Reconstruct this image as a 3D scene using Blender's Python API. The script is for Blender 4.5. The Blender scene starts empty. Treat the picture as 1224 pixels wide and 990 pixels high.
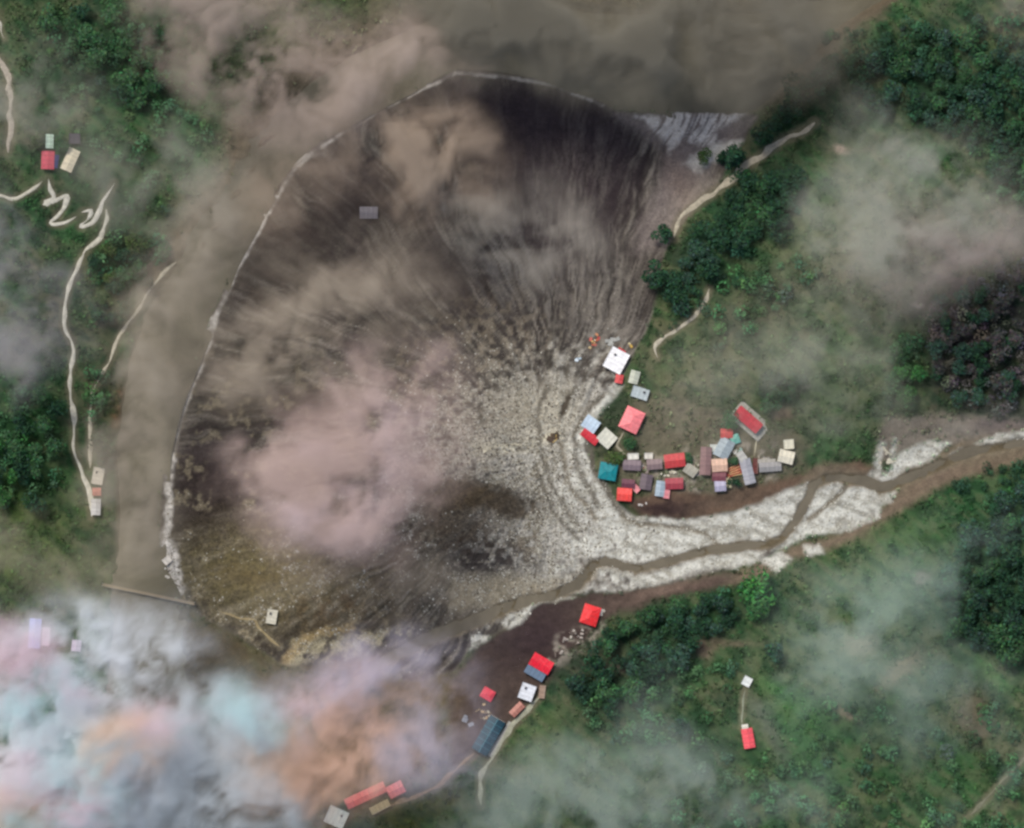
import bpy, math, random
import numpy as np
from mathutils import Vector

R = math.radians
sc = bpy.context.scene
rnd = random.Random(7)
NPR = np.random.RandomState(11)

# ------------------------------------------------------------------ camera, sky, sun, exposure
M_PX = 0.5                      # metres per photograph pixel
CX, CY = 612.0, 495.0
CAM_H = 4000.0
cam_d = bpy.data.cameras.new('camera')
cam = bpy.data.objects.new('camera', cam_d)
sc.collection.objects.link(cam)
cam.location = (0, 0, CAM_H)
cam.rotation_euler = (0, 0, 0)
cam_d.sensor_width = 36.0
cam_d.lens = 36.0 * (CAM_H - 8) / 612.0
cam_d.clip_start = 10
cam_d.clip_end = 30000
sc.camera = cam

SUN_EL, SUN_AZ = R(58), R(325)          # azimuth clockwise from the top of the picture
w = bpy.data.worlds.new('World'); sc.world = w
w.use_nodes = True
wn = w.node_tree.nodes; wl = w.node_tree.links
bg = wn['Background']
sky = wn.new('ShaderNodeTexSky')
sky.sky_type = 'NISHITA'
sky.sun_disc = False
sky.sun_elevation = SUN_EL
sky.sun_rotation = SUN_AZ
sky.dust_density = 3.0
wl.new(sky.outputs[0], bg.inputs[0])
bg.inputs[1].default_value = 0.10
sun_d = bpy.data.lights.new('sun', 'SUN')
sun_d.energy = 1.9
sun_d.angle = R(14)
sun_d.color = (1.0, 0.95, 0.87)
sun = bpy.data.objects.new('sun', sun_d)
sc.collection.objects.link(sun)
to_sun = Vector((math.sin(SUN_AZ) * math.cos(SUN_EL), math.cos(SUN_AZ) * math.cos(SUN_EL), math.sin(SUN_EL)))
sun.rotation_euler = to_sun.to_track_quat('Z', 'Y').to_euler()
sun.location = to_sun * 900
sc.view_settings.view_transform = 'Standard'
sc.view_settings.look = 'None'
sc.view_settings.gamma = 1
sc.view_settings.use_curve_mapping = False
sc.view_settings.exposure = 0.68
sc.render.engine = 'CYCLES'
sc.cycles.use_denoising = True
sc.cycles.max_bounces = 4
sc.cycles.volume_bounces = 2
sc.cycles.filter_width = 2.7            # the soft grain of a satellite sensor
sc.cycles.transparent_max_bounces = 16

# ------------------------------------------------------------------ small helpers
def X(u): return (np.asarray(u) - CX) * M_PX
def Y(v): return (CY - np.asarray(v)) * M_PX
def lin(c):
    c = np.asarray(c, float) / 255.0
    return np.where(c <= 0.04045, c / 12.92, ((c + 0.055) / 1.055) ** 2.4)
GAIN = 0.72
def S(r, g, b): return tuple(float(x) * GAIN for x in lin((r, g, b)))

_tab = NPR.rand(16, 256, 256).astype(np.float32)
def vnoise(x, y, seed=0):
    t = _tab[seed % 16]
    xi = np.floor(x).astype(np.int64); yi = np.floor(y).astype(np.int64)
    fx = (x - xi).astype(np.float32); fy = (y - yi).astype(np.float32)
    fx = fx * fx * (3 - 2 * fx); fy = fy * fy * (3 - 2 * fy)
    a = t[xi & 255, yi & 255]; b = t[(xi + 1) & 255, yi & 255]
    c = t[xi & 255, (yi + 1) & 255]; d = t[(xi + 1) & 255, (yi + 1) & 255]
    return (a * (1 - fx) + b * fx) * (1 - fy) + (c * (1 - fx) + d * fx) * fy
def fbm(x, y, seed=0, octv=4, gain=0.5):
    s = 0; a = 1.0; tot = 0
    for k in range(octv):
        s = s + a * vnoise(x * 2 ** k + 17.3 * k, y * 2 ** k + 9.1 * k, seed + k)
        tot += a; a *= gain
    return s / tot
def sstep(a, b, x):
    t = np.clip((x - a) / (b - a), 0, 1)
    return t * t * (3 - 2 * t)

def seg_dist(U, V, pts, closed=False):
    P = np.asarray(pts, float)
    n = len(P)
    d2 = np.full(U.shape, 1e12)
    for i in range(n if closed else n - 1):
        a = P[i]; b = P[(i + 1) % n]
        ab = b - a; L = ab @ ab + 1e-9
        t = np.clip(((U - a[0]) * ab[0] + (V - a[1]) * ab[1]) / L, 0, 1)
        dx = U - (a[0] + t * ab[0]); dy = V - (a[1] + t * ab[1])
        d2 = np.minimum(d2, dx * dx + dy * dy)
    return np.sqrt(d2)
def inside(U, V, pts):
    P = np.asarray(pts, float); n = len(P)
    r = np.zeros(U.shape, bool)
    for i in range(n):
        x1, y1 = P[i]; x2, y2 = P[(i + 1) % n]
        if y1 == y2: continue
        c = ((y1 > V) != (y2 > V)) & (U < (x2 - x1) * (V - y1) / (y2 - y1) + x1)
        r ^= c
    return r

col = sc.collection
def link(o, parent=None):
    col.objects.link(o)
    if parent is not None: o.parent = parent
    return o
def tag(o, label=None, cat=None, group=None, kind=None):
    if label: o['label'] = label
    if cat: o['category'] = cat
    if group: o['group'] = group
    if kind: o['kind'] = kind
    return o

class MB:
    def __init__(s): s.v = []; s.f = []
    def poly(s, pts):
        n = len(s.v); s.v += [tuple(p) for p in pts]; s.f.append(tuple(range(n, n + len(pts)))); return s
    def box(s, c, d, rz=0):
        cx, cy, cz = c; hx, hy, hz = d[0] / 2, d[1] / 2, d[2] / 2
        n = len(s.v); cs, sn = math.cos(rz), math.sin(rz)
        for z in (-hz, hz):
            for x, y in ((-hx, -hy), (hx, -hy), (hx, hy), (-hx, hy)):
                s.v.append((cx + x * cs - y * sn, cy + x * sn + y * cs, cz + z))
        s.f += [tuple(n + i for i in q) for q in ((3, 2, 1, 0), (4, 5, 6, 7), (0, 1, 5, 4), (1, 2, 6, 5), (2, 3, 7, 6), (3, 0, 4, 7))]
        return s
    def slab(s, quad, t):
        """a sheet of thickness t whose top is the given corner loop (counter-clockwise from above)"""
        n = len(s.v); k = len(quad)
        s.v += [tuple(p) for p in quad] + [(p[0], p[1], p[2] - t) for p in quad]
        s.f.append(tuple(range(n, n + k))); s.f.append(tuple(range(n + 2 * k - 1, n + k - 1, -1)))
        for i in range(k):
            j = (i + 1) % k
            s.f.append((n + i, n + k + i, n + k + j, n + j))
        return s
    def tube(s, p, q, r0, r1, k=6):
        p = Vector(p); q = Vector(q); d = (q - p).normalized()
        a = d.orthogonal().normalized(); b = d.cross(a); n = len(s.v)
        for c, r in ((p, r0), (q, r1)):
            for i in range(k):
                t = 2 * math.pi * i / k
                s.v.append(tuple(c + a * (r * math.cos(t)) + b * (r * math.sin(t))))
        for i in range(k):
            j = (i + 1) % k
            s.f.append((n + i, n + j, n + k + j, n + k + i))
        s.f.append(tuple(range(n + k - 1, n - 1, -1))); s.f.append(tuple(range(n + k, n + 2 * k)))
        return s
    def mesh(s, name, mat=None):
        m = bpy.data.meshes.new(name); m.from_pydata(s.v, [], s.f); m.update()
        if mat: m.materials.append(mat)
        return m
    def build(s, name, mat, parent=None):
        return link(bpy.data.objects.new(name, s.mesh(name, mat)), parent)

def big_mesh(name, verts, quads, mat, smooth=True):
    m = bpy.data.meshes.new(name)
    m.vertices.add(len(verts)); m.vertices.foreach_set('co', np.asarray(verts, np.float32).ravel())
    k = quads.shape[1]
    m.loops.add(quads.size); m.loops.foreach_set('vertex_index', quads.astype(np.int32).ravel())
    m.polygons.add(len(quads))
    m.polygons.foreach_set('loop_start', np.arange(0, quads.size, k, dtype=np.int32))
    m.polygons.foreach_set('use_smooth', np.full(len(quads), smooth))
    m.update(calc_edges=True)
    if mat: m.materials.append(mat)
    return m

# ------------------------------------------------------------------ materials
def new_mat(name):
    m = bpy.data.materials.new(name); m.use_nodes = True
    nt = m.node_tree
    return m, nt.nodes, nt.links, nt.nodes['Principled BSDF']
def nd(n, t, **kw):
    x = n.new(t)
    for k, v in kw.items(): setattr(x, k, v)
    return x
def noise_node(n, l, scale, detail=4, rough=0.6, coord='Object', dist=0.0):
    tc = nd(n, 'ShaderNodeTexCoord'); no = nd(n, 'ShaderNodeTexNoise')
    no.inputs['Scale'].default_value = scale; no.inputs['Detail'].default_value = detail
    no.inputs['Roughness'].default_value = rough; no.inputs['Distortion'].default_value = dist
    l.new(tc.outputs[coord], no.inputs['Vector'])
    return no
def remap(n, l, src, a, b, c, d):
    m = nd(n, 'ShaderNodeMapRange'); m.inputs[1].default_value = a; m.inputs[2].default_value = b
    m.inputs[3].default_value = c; m.inputs[4].default_value = d
    l.new(src, m.inputs[0]); return m.outputs[0]
def mulc(n, l, colsock, facsock):
    m = nd(n, 'ShaderNodeVectorMath', operation='SCALE')
    if isinstance(colsock, tuple): m.inputs[0].default_value = colsock[:3]
    else: l.new(colsock, m.inputs[0])
    l.new(facsock, m.inputs['Scale']); return m.outputs[0]

def ground_material():
    m, n, l, b = new_mat('ground_cover')
    at = nd(n, 'ShaderNodeAttribute', attribute_name='cover')
    sp = nd(n, 'ShaderNodeAttribute', attribute_name='speck')
    n1 = noise_node(n, l, 0.9, 5, 0.7); n2 = noise_node(n, l, 0.22, 4, 0.6)
    f1 = remap(n, l, n1.outputs[0], 0.3, 0.7, 0.74, 1.26)
    f2 = remap(n, l, n2.outputs[0], 0.3, 0.7, 0.82, 1.18)
    c1 = mulc(n, l, at.outputs['Color'], f1); c2 = mulc(n, l, c1, f2)
    # stones and mud clods that are lighter or darker than the silt between them
    n3 = noise_node(n, l, 0.55, 6, 0.75, dist=0.4)
    lo = remap(n, l, n3.outputs[0], 0.36, 0.64, 0.30, 1.75)
    mx = nd(n, 'ShaderNodeMix', data_type='FLOAT'); mx.inputs[2].default_value = 1.0
    l.new(sp.outputs['Fac'], mx.inputs[0]); l.new(lo, mx.inputs[3])
    c3 = mulc(n, l, c2, mx.outputs[0])
    l.new(c3, b.inputs['Base Color'])
    b.inputs['Roughness'].default_value = 0.95
    b.inputs['Specular IOR Level'].default_value = 0.15
    bp = nd(n, 'ShaderNodeBump'); bp.inputs['Strength'].default_value = 0.5; bp.inputs['Distance'].default_value = 0.5
    l.new(n1.outputs[0], bp.inputs['Height']); l.new(bp.outputs[0], b.inputs['Normal'])
    return m
def plain_mat(name, c, rough=0.8, var=0.25, scale=0.6, spec=0.3, bump=0.0, objvar=0.0):
    m, n, l, b = new_mat(name)
    no = noise_node(n, l, scale, 5, 0.65)
    f = remap(n, l, no.outputs[0], 0.3, 0.7, 1 - var, 1 + var)
    cs = mulc(n, l, tuple(c), f)
    if objvar:
        oi = nd(n, 'ShaderNodeObjectInfo')
        f2 = remap(n, l, oi.outputs['Random'], 0, 1, 1 - objvar, 1 + objvar)
        cs = mulc(n, l, cs, f2)
    l.new(cs, b.inputs['Base Color'])
    b.inputs['Roughness'].default_value = rough; b.inputs['Specular IOR Level'].default_value = spec
    if bump:
        bp = nd(n, 'ShaderNodeBump'); bp.inputs['Strength'].default_value = 0.6; bp.inputs['Distance'].default_value = bump
        l.new(no.outputs[0], bp.inputs['Height']); l.new(bp.outputs[0], b.inputs['Normal'])
    return m
def attr_mat(name, rough=0.9, objvar=0.0, trans=0.0):
    """colour from the mesh's own per-face tint (stone, leaf)"""
    m, n, l, b = new_mat(name)
    at = nd(n, 'ShaderNodeAttribute', attribute_name='tint')
    no = noise_node(n, l, 1.6, 3, 0.6)
    f = remap(n, l, no.outputs[0], 0.3, 0.7, 0.75, 1.25)
    cs = mulc(n, l, at.outputs['Color'], f)
    if objvar:
        oi = nd(n, 'ShaderNodeObjectInfo')
        f2 = remap(n, l, oi.outputs['Random'], 0, 1, 1 - objvar, 1 + objvar)
        cs = mulc(n, l, cs, f2)
    l.new(cs, b.inputs['Base Color'])
    b.inputs['Roughness'].default_value = rough; b.inputs['Specular IOR Level'].default_value = 0.15
    return m
def water_material(name, c, scale):
    m, n, l, b = new_mat(name)
    no = noise_node(n, l, 0.02, 5, 0.6, dist=1.5)
    f = remap(n, l, no.outputs[0], 0.3, 0.7, 0.72, 1.28)
    l.new(mulc(n, l, tuple(c), f), b.inputs['Base Color'])
    b.inputs['Roughness'].default_value = 0.5; b.inputs['Specular IOR Level'].default_value = 0.08
    w1 = noise_node(n, l, scale, 4, 0.6, dist=0.8)
    bp = nd(n, 'ShaderNodeBump'); bp.inputs['Strength'].default_value = 0.5; bp.inputs['Distance'].default_value = 0.6
    l.new(w1.outputs[0], bp.inputs['Height']); l.new(bp.outputs[0], b.inputs['Normal'])
    return m
def metal_roof(name, c):
    """painted corrugated sheet: faded streaks and rust specks over the paint"""
    m, n, l, b = new_mat(name)
    n1 = noise_node(n, l, 0.5, 5, 0.7); n2 = noise_node(n, l, 2.4, 4, 0.7)
    f = remap(n, l, n1.outputs[0], 0.3, 0.7, 0.78, 1.22)
    c1 = mulc(n, l, tuple(c), f)
    # each metre-wide sheet has weathered a little differently
    tc = nd(n, 'ShaderNodeTexCoord'); sx = nd(n, 'ShaderNodeSeparateXYZ'); l.new(tc.outputs['Object'], sx.inputs[0])
    fl = nd(n, 'ShaderNodeMath', operation='SNAP'); fl.inputs[1].default_value = 1.1; l.new(sx.outputs[0], fl.inputs[0])
    wn_ = nd(n, 'ShaderNodeTexWhiteNoise', noise_dimensions='1D'); l.new(fl.outputs[0], wn_.inputs['W'])
    c1 = mulc(n, l, c1, remap(n, l, wn_.outputs['Value'], 0, 1, .9, 1.07))
    # sun-bleached patches
    fd = nd(n, 'ShaderNodeMix', data_type='RGBA'); n3 = noise_node(n, l, 0.9, 5, 0.7)
    l.new(remap(n, l, n3.outputs[0], .45, .7, 0, .38), fd.inputs[0]); l.new(c1, fd.inputs[6]); fd.inputs[7].default_value = tuple(min(.6, x * .8 + .35 * max(c) * .5 + .03) for x in c) + (1,)
    c1 = fd.outputs[2]
    mx = nd(n, 'ShaderNodeMix', data_type='RGBA')
    rs = remap(n, l, n2.outputs[0], 0.60, 0.74, 0.0, 0.35)
    l.new(rs, mx.inputs[0]); l.new(c1, mx.inputs[6]); mx.inputs[7].default_value = (0.16, 0.10, 0.075, 1)
    l.new(mx.outputs[2], b.inputs['Base Color'])
    b.inputs['Roughness'].default_value = 0.55; b.inputs['Specular IOR Level'].default_value = 0.3
    return m

# ------------------------------------------------------------------ layout lines (photograph pixels)
FAN = [(545, 82), (600, 86), (650, 93), (700, 112), (740, 132), (800, 134), (885, 132), (905, 138), (880, 180), (858, 222), (835, 245), (812, 268), (795, 300),
       (783, 350), (775, 390), (762, 412), (748, 440), (735, 462), (708, 492), (697, 515), (700, 545), (718, 580), (742, 606), (760, 620), (821, 620),
       (880, 612), (940, 586), (967, 577), (973, 600), (955, 635), (915, 665), (870, 680), (800, 697), (745, 706), (690, 708), (640, 724), (600, 752), (560, 775),
       (545, 800), (500, 815), (440, 812), (385, 806), (335, 792), (290, 764), (250, 742), (205, 712), (190, 690), (188, 640), (191, 600), (195, 545),
       (204, 505), (215, 470), (240, 410), (260, 360), (275, 320), (292, 290), (310, 258), (325, 232), (350, 196), (372, 175), (420, 145), (480, 112)]
LEFT_BANK = [(1080, -60), (1010, -20), (900, 10), (760, 10), (640, 2), (520, 10), (440, 50), (372, 92), (318, 150), (268, 232), (210, 318), (172, 372), (150, 430), (140, 490), (134, 560), (136, 640), (138, 720), (120, 850), (100, 1010)]
RIGHT_BANK = [(1180, -60), (1010, 40), (945, 100), (905, 136), (740, 132), (640, 92), (545, 82), (480, 112), (420, 145), (372, 175), (325, 232), (292, 290), (275, 320), (260, 360), (240, 410), (215, 470), (204, 505), (195, 545), (191, 600), (188, 640), (190, 690), (205, 712), (225, 850), (215, 1010)]
RIVER = LEFT_BANK + RIGHT_BANK[::-1]
TORRENT = [(1300, 512), (1224, 528), (1192, 535), (1156, 541), (1117, 559), (1088, 571), (1062, 582), (1051, 584), (1036, 576), (1018, 571), (1000, 570), (984, 572), (971, 580), (964, 598), (951, 624), (936, 641), (917, 650), (896, 652), (875, 656), (851, 658), (824, 664), (788, 673), (760, 680), (742, 676), (724, 671), (709, 675), (700, 688), (690, 699), (660, 712), (626, 719), (599, 728), (577, 738), (545, 750), (505, 766), (460, 790), (410, 828), (350, 870)]
TORRENT_W = [.86 * x for x in (12, 12, 11, 12, 13, 13, 15, 15, 13, 12, 11, 11, 10, 10, 10, 10, 10, 10, 10, 11, 11, 10, 10, 11, 12, 13, 13, 13, 12, 13, 16, 17, 18, 17, 15, 13, 10)]
SIDE_CH = [(1012, 578), (1003, 590), (993, 600), (984, 610), (974, 617), (966, 622)]
SIDE_CH2 = [(860, 652), (840, 636), (815, 628), (790, 627), (765, 628), (745, 618)]
SIDE_CH3 = [(668, 530), (672, 552), (678, 575), (690, 592), (704, 606), (712, 618)]

ROADS = [   # name, label, points, half width px, colour
    ('dirt_road', [(127, 250), (127, 262), (121, 284), (106, 297), (100, 303), (89, 328), (82, 344), (77, 371), (78, 394), (86, 410), (89, 420), (87, 432), (83, 461), (88, 498), (88, 536), (98, 564), (107, 591), (109, 618)], 2.6, (212, 208, 190)),
    ('dirt_road', [(210, 313), (198, 324), (185, 337), (172, 356), (161, 375), (150, 390), (141, 404), (132, 430), (122, 448), (113, 464), (108, 492), (107, 533), (107, 560)], 2.2, (205, 198, 175)),
    ('footpath', [(-12, 236), (3, 236), (13, 239), (24, 236), (36, 230), (46, 224), (52, 217)], 2.4, (215, 210, 190)),
    ('footpath', [(59, 214), (62, 228), (65, 236), (55, 244), (68, 239), (81, 235), (79, 244), (70, 259), (62, 267), (74, 269), (92, 259)], 2.6, (220, 216, 198)),
    ('footpath', [(98, 254), (109, 252), (105, 262), (97, 271), (110, 268), (118, 257), (123, 243), (130, 231), (137, 219)], 2.8, (222, 218, 202)),
    ('footpath', [(-20, 66), (0, 72), (9, 84), (12, 96), (14, 120), (15, 151), (12, 184)], 3.4, (178, 168, 152)),
    ('footpath', [(-8, 20), (2, 30), (4, 40), (7, 48)], 2.0, (200, 196, 180)),
    ('valley_road', [(974, 146), (958, 158), (938, 166), (925, 176), (911, 186), (899, 193), (881, 209), (867, 221), (847, 234), (827, 250), (816, 259), (810, 270), (806, 284)], 4.4, (178, 170, 150)),
    ('dirt_road', [(848, 345), (845, 354), (839, 365), (828, 381), (812, 391), (797, 402), (784, 412), (783, 420), (786, 428)], 2.6, (185, 178, 160)),
    ('dirt_road', [(646, 832), (637, 841), (624, 855), (610, 870), (598, 888), (589, 905), (580, 918), (575, 930), (574, 948), (575, 963)], 3.0, (165, 165, 145)),
    ('dirt_road', [(568, 900), (556, 912), (544, 921), (532, 933), (520, 942), (502, 951), (482, 957), (462, 965), (445, 975)], 2.6, (150, 130, 105)),
    ('footpath', [(1228, 890), (1219, 899), (1204, 914), (1188, 931), (1173, 947), (1160, 962), (1150, 970)], 2.0, (120, 120, 100)),
    ('footpath', [(904, 522), (903, 532), (901, 546)], 1.6, (190, 182, 155)),
    ('footpath', [(746, 515), (741, 525), (737, 534), (744, 541), (752, 547)], 2.0, (165, 160, 140)),
    ('footpath', [(886, 868), (886, 850), (887, 834), (890, 820)], 1.6, (140, 145, 125)),
    ('footpath', [(264, 732), (285, 739), (303, 742), (306, 748), (320, 762), (334, 774)], 1.6, (160, 145, 110)),
]
HOUSES_XY = []          # filled below; only needed so that the ground is level under buildings

# ------------------------------------------------------------------ terrain height
CP = [(165, 700, -2), (170, 520, -2), (200, 420, -2), (250, 310, -2), (330, 190, -1.5), (450, 90, -1.5), (600, 40, -1), (800, 80, -1), (950, 50, 2), (150, 900, -3), (140, 1050, -3),
      (0, 0, 26), (0, 250, 26), (0, 500, 22), (0, 700, 16), (0, 990, 10), (100, 100, 18), (100, 300, 11), (100, 450, 8), (110, 600, 5), (150, 250, 8), (200, 200, 6), (60, 850, 6), (200, 60, 11), (250, 150, 3), (350, 30, 9), (300, 0, 14),
      (430, 0, 11), (600, -60, 14), (800, -60, 12), (1000, -60, 18), (-60, 500, 34), (-60, 0, 38),
      (260, 370, .5), (195, 600, .5), (350, 200, .5), (545, 90, .5), (700, 120, .6), (880, 140, 1.5), (400, 400, 3), (550, 300, 3.5), (450, 550, 4), (600, 480, 7.5), (680, 540, 11.5), (690, 600, 12), (560, 650, 7), (350, 700, 2), (250, 740, .5), (440, 800, 1.5), (550, 770, 3), (760, 300, 4),
      (812, 268, 5), (900, 195, 5), (970, 150, 8), (850, 350, 9), (785, 420, 11), (760, 500, 14), (850, 540, 15), (930, 540, 16), (770, 600, 14), (1000, 540, 16.5), (880, 420, 17), (1000, 300, 23), (1100, 200, 32), (1224, 100, 48), (1224, 300, 46), (1100, 400, 32), (1050, 100, 22), (1150, 480, 24), (1224, 470, 28), (1000, 440, 21),
      (1224, 528, 19), (1120, 555, 17), (1050, 582, 16), (960, 605, 15), (900, 650, 14), (820, 665, 13), (720, 675, 11.5), (640, 715, 9), (570, 745, 5),
      (700, 740, 11), (760, 715, 13), (640, 800, 7.5), (560, 880, 4), (470, 950, 3), (400, 980, 2), (300, 900, 0), (650, 860, 10), (850, 700, 17), (1000, 660, 21), (1080, 600, 20), (1150, 600, 28), (1224, 620, 36), (800, 800, 23), (900, 880, 34), (1000, 800, 38), (1224, 800, 58), (1224, 990, 72), (1000, 990, 52), (800, 990, 34), (650, 990, 17), (550, 960, 6),
      (1300, 200, 62), (1300, 520, 22), (1300, 900, 80)]
cp = np.array(CP, float); cp[:, 2] *= 0.9
def tps_fit(P):
    n = len(P); D = np.hypot(P[:, None, 0] - P[None, :, 0], P[:, None, 1] - P[None, :, 1]) / 300
    K = np.where(D > 0, D * D * np.log(D + 1e-12), 0) + 0.01 * np.eye(n)
    A = np.zeros((n + 3, n + 3)); A[:n, :n] = K; A[:n, n] = 1; A[:n, n + 1:] = P[:, :2] / 300
    A[n, :n] = 1; A[n + 1:, :n] = (P[:, :2] / 300).T
    return np.linalg.solve(A, np.r_[P[:, 2], 0, 0, 0])
_tw = tps_fit(cp)
def tps(U, V):
    s = _tw[-3] + _tw[-2] * U / 300 + _tw[-1] * V / 300
    for (a, b, _), wgt in zip(cp, _tw[:-3]):
        r2 = ((U - a) ** 2 + (V - b) ** 2) / 9e4
        s = s + wgt * 0.5 * r2 * np.log(r2 + 1e-12)
    return s

STEP = 2.0                                # 1 m between ground vertices inside the picture
u0, u1, v0, v1 = -60, 1284, -60, 1050
ua = np.arange(u0, u1 + 1, STEP); va = np.arange(v0, v1 + 1, STEP)
U, V = np.meshgrid(ua, va)
NV, NU = U.shape
# smooth base on a coarse raster, then bilinear
cu = np.arange(u0, u1 + 13, 12.0); cv = np.arange(v0, v1 + 13, 12.0)
HB = tps(*np.meshgrid(cu, cv))
def bil(grid, gu0, gv0, st, uu, vv):
    x = np.clip((uu - gu0) / st, 0, grid.shape[1] - 1.001); y = np.clip((vv - gv0) / st, 0, grid.shape[0] - 1.001)
    xi = x.astype(int); yi = y.astype(int); fx = x - xi; fy = y - yi
    return (grid[yi, xi] * (1 - fx) + grid[yi, xi + 1] * fx) * (1 - fy) + (grid[yi + 1, xi] * (1 - fx) + grid[yi + 1, xi + 1] * fx) * fy
H = bil(HB, u0, v0, 12.0, U, V)

# wander of the edges, so no outline follows its corner points straight
WU = U + 9 * (fbm(U / 34, V / 34, 1, 4) - .5) * 2 * .6 + 3 * (vnoise(U / 5, V / 5, 9) - .5)
WV = V + 9 * (fbm(U / 34 + 40, V / 34, 2, 4) - .5) * 2 * .6 + 3 * (vnoise(U / 5, V / 5 + 50, 10) - .5)
def pmask(pts, soft=4.0, grow=0.0, wob=1.0):
    P = np.asarray(pts, float); pad = soft * 2 + abs(grow) + 14
    out = np.zeros(U.shape)
    i0 = max(int((P[:, 0].min() - pad - u0) / STEP), 0); i1 = min(int((P[:, 0].max() + pad - u0) / STEP) + 2, NU)
    j0 = max(int((P[:, 1].min() - pad - v0) / STEP), 0); j1 = min(int((P[:, 1].max() + pad - v0) / STEP) + 2, NV)
    if i1 <= i0 or j1 <= j0: return out
    sl = (slice(j0, j1), slice(i0, i1))
    uu = U[sl] + (WU[sl] - U[sl]) * wob; vv = V[sl] + (WV[sl] - V[sl]) * wob
    d = seg_dist(uu, vv, pts, True); d = np.where(inside(uu, vv, pts), d, -d) + grow
    out[sl] = sstep(-soft, soft, d)
    return out
def lmask(pts, half, soft=2.0, wob=1.0):
    P = np.asarray(pts, float); pad = half + soft * 2 + 14
    out = np.zeros(U.shape)
    i0 = max(int((P[:, 0].min() - pad - u0) / STEP), 0); i1 = min(int((P[:, 0].max() + pad - u0) / STEP) + 2, NU)
    j0 = max(int((P[:, 1].min() - pad - v0) / STEP), 0); j1 = min(int((P[:, 1].max() + pad - v0) / STEP) + 2, NV)
    if i1 <= i0 or j1 <= j0: return out
    sl = (slice(j0, j1), slice(i0, i1))
    uu = U[sl] + (WU[sl] - U[sl]) * wob; vv = V[sl] + (WV[sl] - V[sl]) * wob
    d = seg_dist(uu, vv, pts)
    out[sl] = 1 - sstep(half - soft, half + soft, d)
    return out
def blob(u, v, ru, rv, rot=0, wob=2.0):
    uu = U + (WU - U) * wob - u; vv = V + (WV - V) * wob - v
    c, s = math.cos(R(rot)), math.sin(R(rot))
    a = (uu * c - vv * s) / ru; b = (uu * s + vv * c) / rv
    return np.exp(-(a * a + b * b))

fan = pmask(FAN, 3.0, wob=0.5)
river = pmask(RIVER, 3.5, -2.0, wob=0.4)
# polar frame of the debris fan
AU, AV = 672.0, 535.0
dU, dV = U - AU, V - AV
rad = np.hypot(dU, dV); ang = np.arctan2(dV, dU)
wa = ang + 0.14 * (fbm(U / 110, V / 110, 3, 2) - .5) + 0.012 * (fbm(U / 18, V / 18, 4, 2) - .5)
streak1 = fbm(wa * 14 + 100, rad / 110 + 3, 5, 3)        # broad lobes
streak2 = fbm(wa * 60 + 300, rad / 70, 6, 4)            # rills
wb = ang + (30 * (fbm(U / 90, V / 90, 3, 3) - .5) + 9 * (fbm(U / 24, V / 24, 4, 3) - .5)) / np.maximum(rad, 90)
def rills(k, l, s): return 1 - sstep(.03, .24, np.abs(2 * fbm(wb * k + 50 * s, rad / l + s, s, 3) - 1))
streak2 = fbm(wb * 40 + 300, rad / 80, 6, 4); streak3 = fbm(wb * 105 + 700, rad / 46, 7, 3)
patchy = sstep(.36, .6, fbm(U / 46, V / 46, 14, 3))
rill1 = rills(20, 90, 5) * (.35 + .65 * patchy); rill2 = rills(46, 80, 8) * (1 - .7 * patchy) + rills(40, 70, 11) * patchy; rill3 = rills(90, 50, 13)
road_d = np.ones(U.shape)
for nme, pts, hw, c in ROADS: road_d = np.minimum(road_d, 1 - lmask(pts, hw + 3, 3.0, 0.0))
ch_main = np.zeros(U.shape)
for i in range(len(TORRENT) - 1):
    ch_main = np.maximum(ch_main, lmask(TORRENT[i:i + 2], (TORRENT_W[i] + TORRENT_W[i + 1]) / 4, 2.6, 0.35))
ch_side = np.maximum(lmask(SIDE_CH, 3.0, 2.0, .6), np.maximum(lmask(SIDE_CH2, 2.6, 2.2, .8), lmask(SIDE_CH3, 2.6, 2.4, .8)))

hill = (1 - fan) * (1 - river)
rough = fbm(U / 40, V / 40, 8, 5) - .5
H = H + hill * road_d * (rough * 5.0 + (vnoise(U / 6, V / 6, 3) - .5) * 0.9)
H = H + fan * (1 - sstep(330, 520, rad) * .4) * ((streak1 - .5) * 2.0 + (streak2 - .5) * .5 - rill1 * .55 - rill2 * .35 + (vnoise(U / 4, V / 4, 11) - .5) * .5)
riv_w = np.where(fan > .02, river, pmask(RIVER, 14, -4, wob=.6))
H = np.where(riv_w > 0, np.minimum(H, H * (1 - riv_w) + riv_w * -2.6), H)
# low mud bars in the river, not quite drowned
BARS = [(262, 268, 17, 6, 48), (284, 232, 13, 6, 50), (322, 168, 22, 5, 42), (305, 205, 14, 4, 45), (244, 292, 10, 4, 50)]
bars = np.zeros(U.shape)
for a in BARS: bars = np.maximum(bars, blob(a[0], a[1], a[2], a[3], a[4], 1.2))
H = H + river * bars * 2.35
H = H - ch_main * 1.3 - ch_side * 0.8
H = np.maximum(H, -6)
# ------------------------------------------------------------------ ground colour (what the soil, mud, gravel and turf themselves look like, plus painted shadow zones on the fan)
C = np.zeros(U.shape + (3,)); SP = np.zeros(U.shape)
def paint(mask, rgb, amt=1.0):
    global C
    k = (np.clip(mask, 0, 1) * amt)[..., None]
    C = C * (1 - k) + np.asarray(S(*rgb)) * k
g1 = fbm(U / 70, V / 70, 2, 4); g2 = fbm(U / 22, V / 22, 6, 4)
C[:] = S(64, 100, 60)
paint(sstep(.42, .62, g1), (76, 92, 58)); paint(sstep(.46, .64, g2), (36, 68, 40), .85); paint(sstep(.56, .7, fbm(U / 33, V / 33, 12, 4)), (104, 96, 76), .55)
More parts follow.
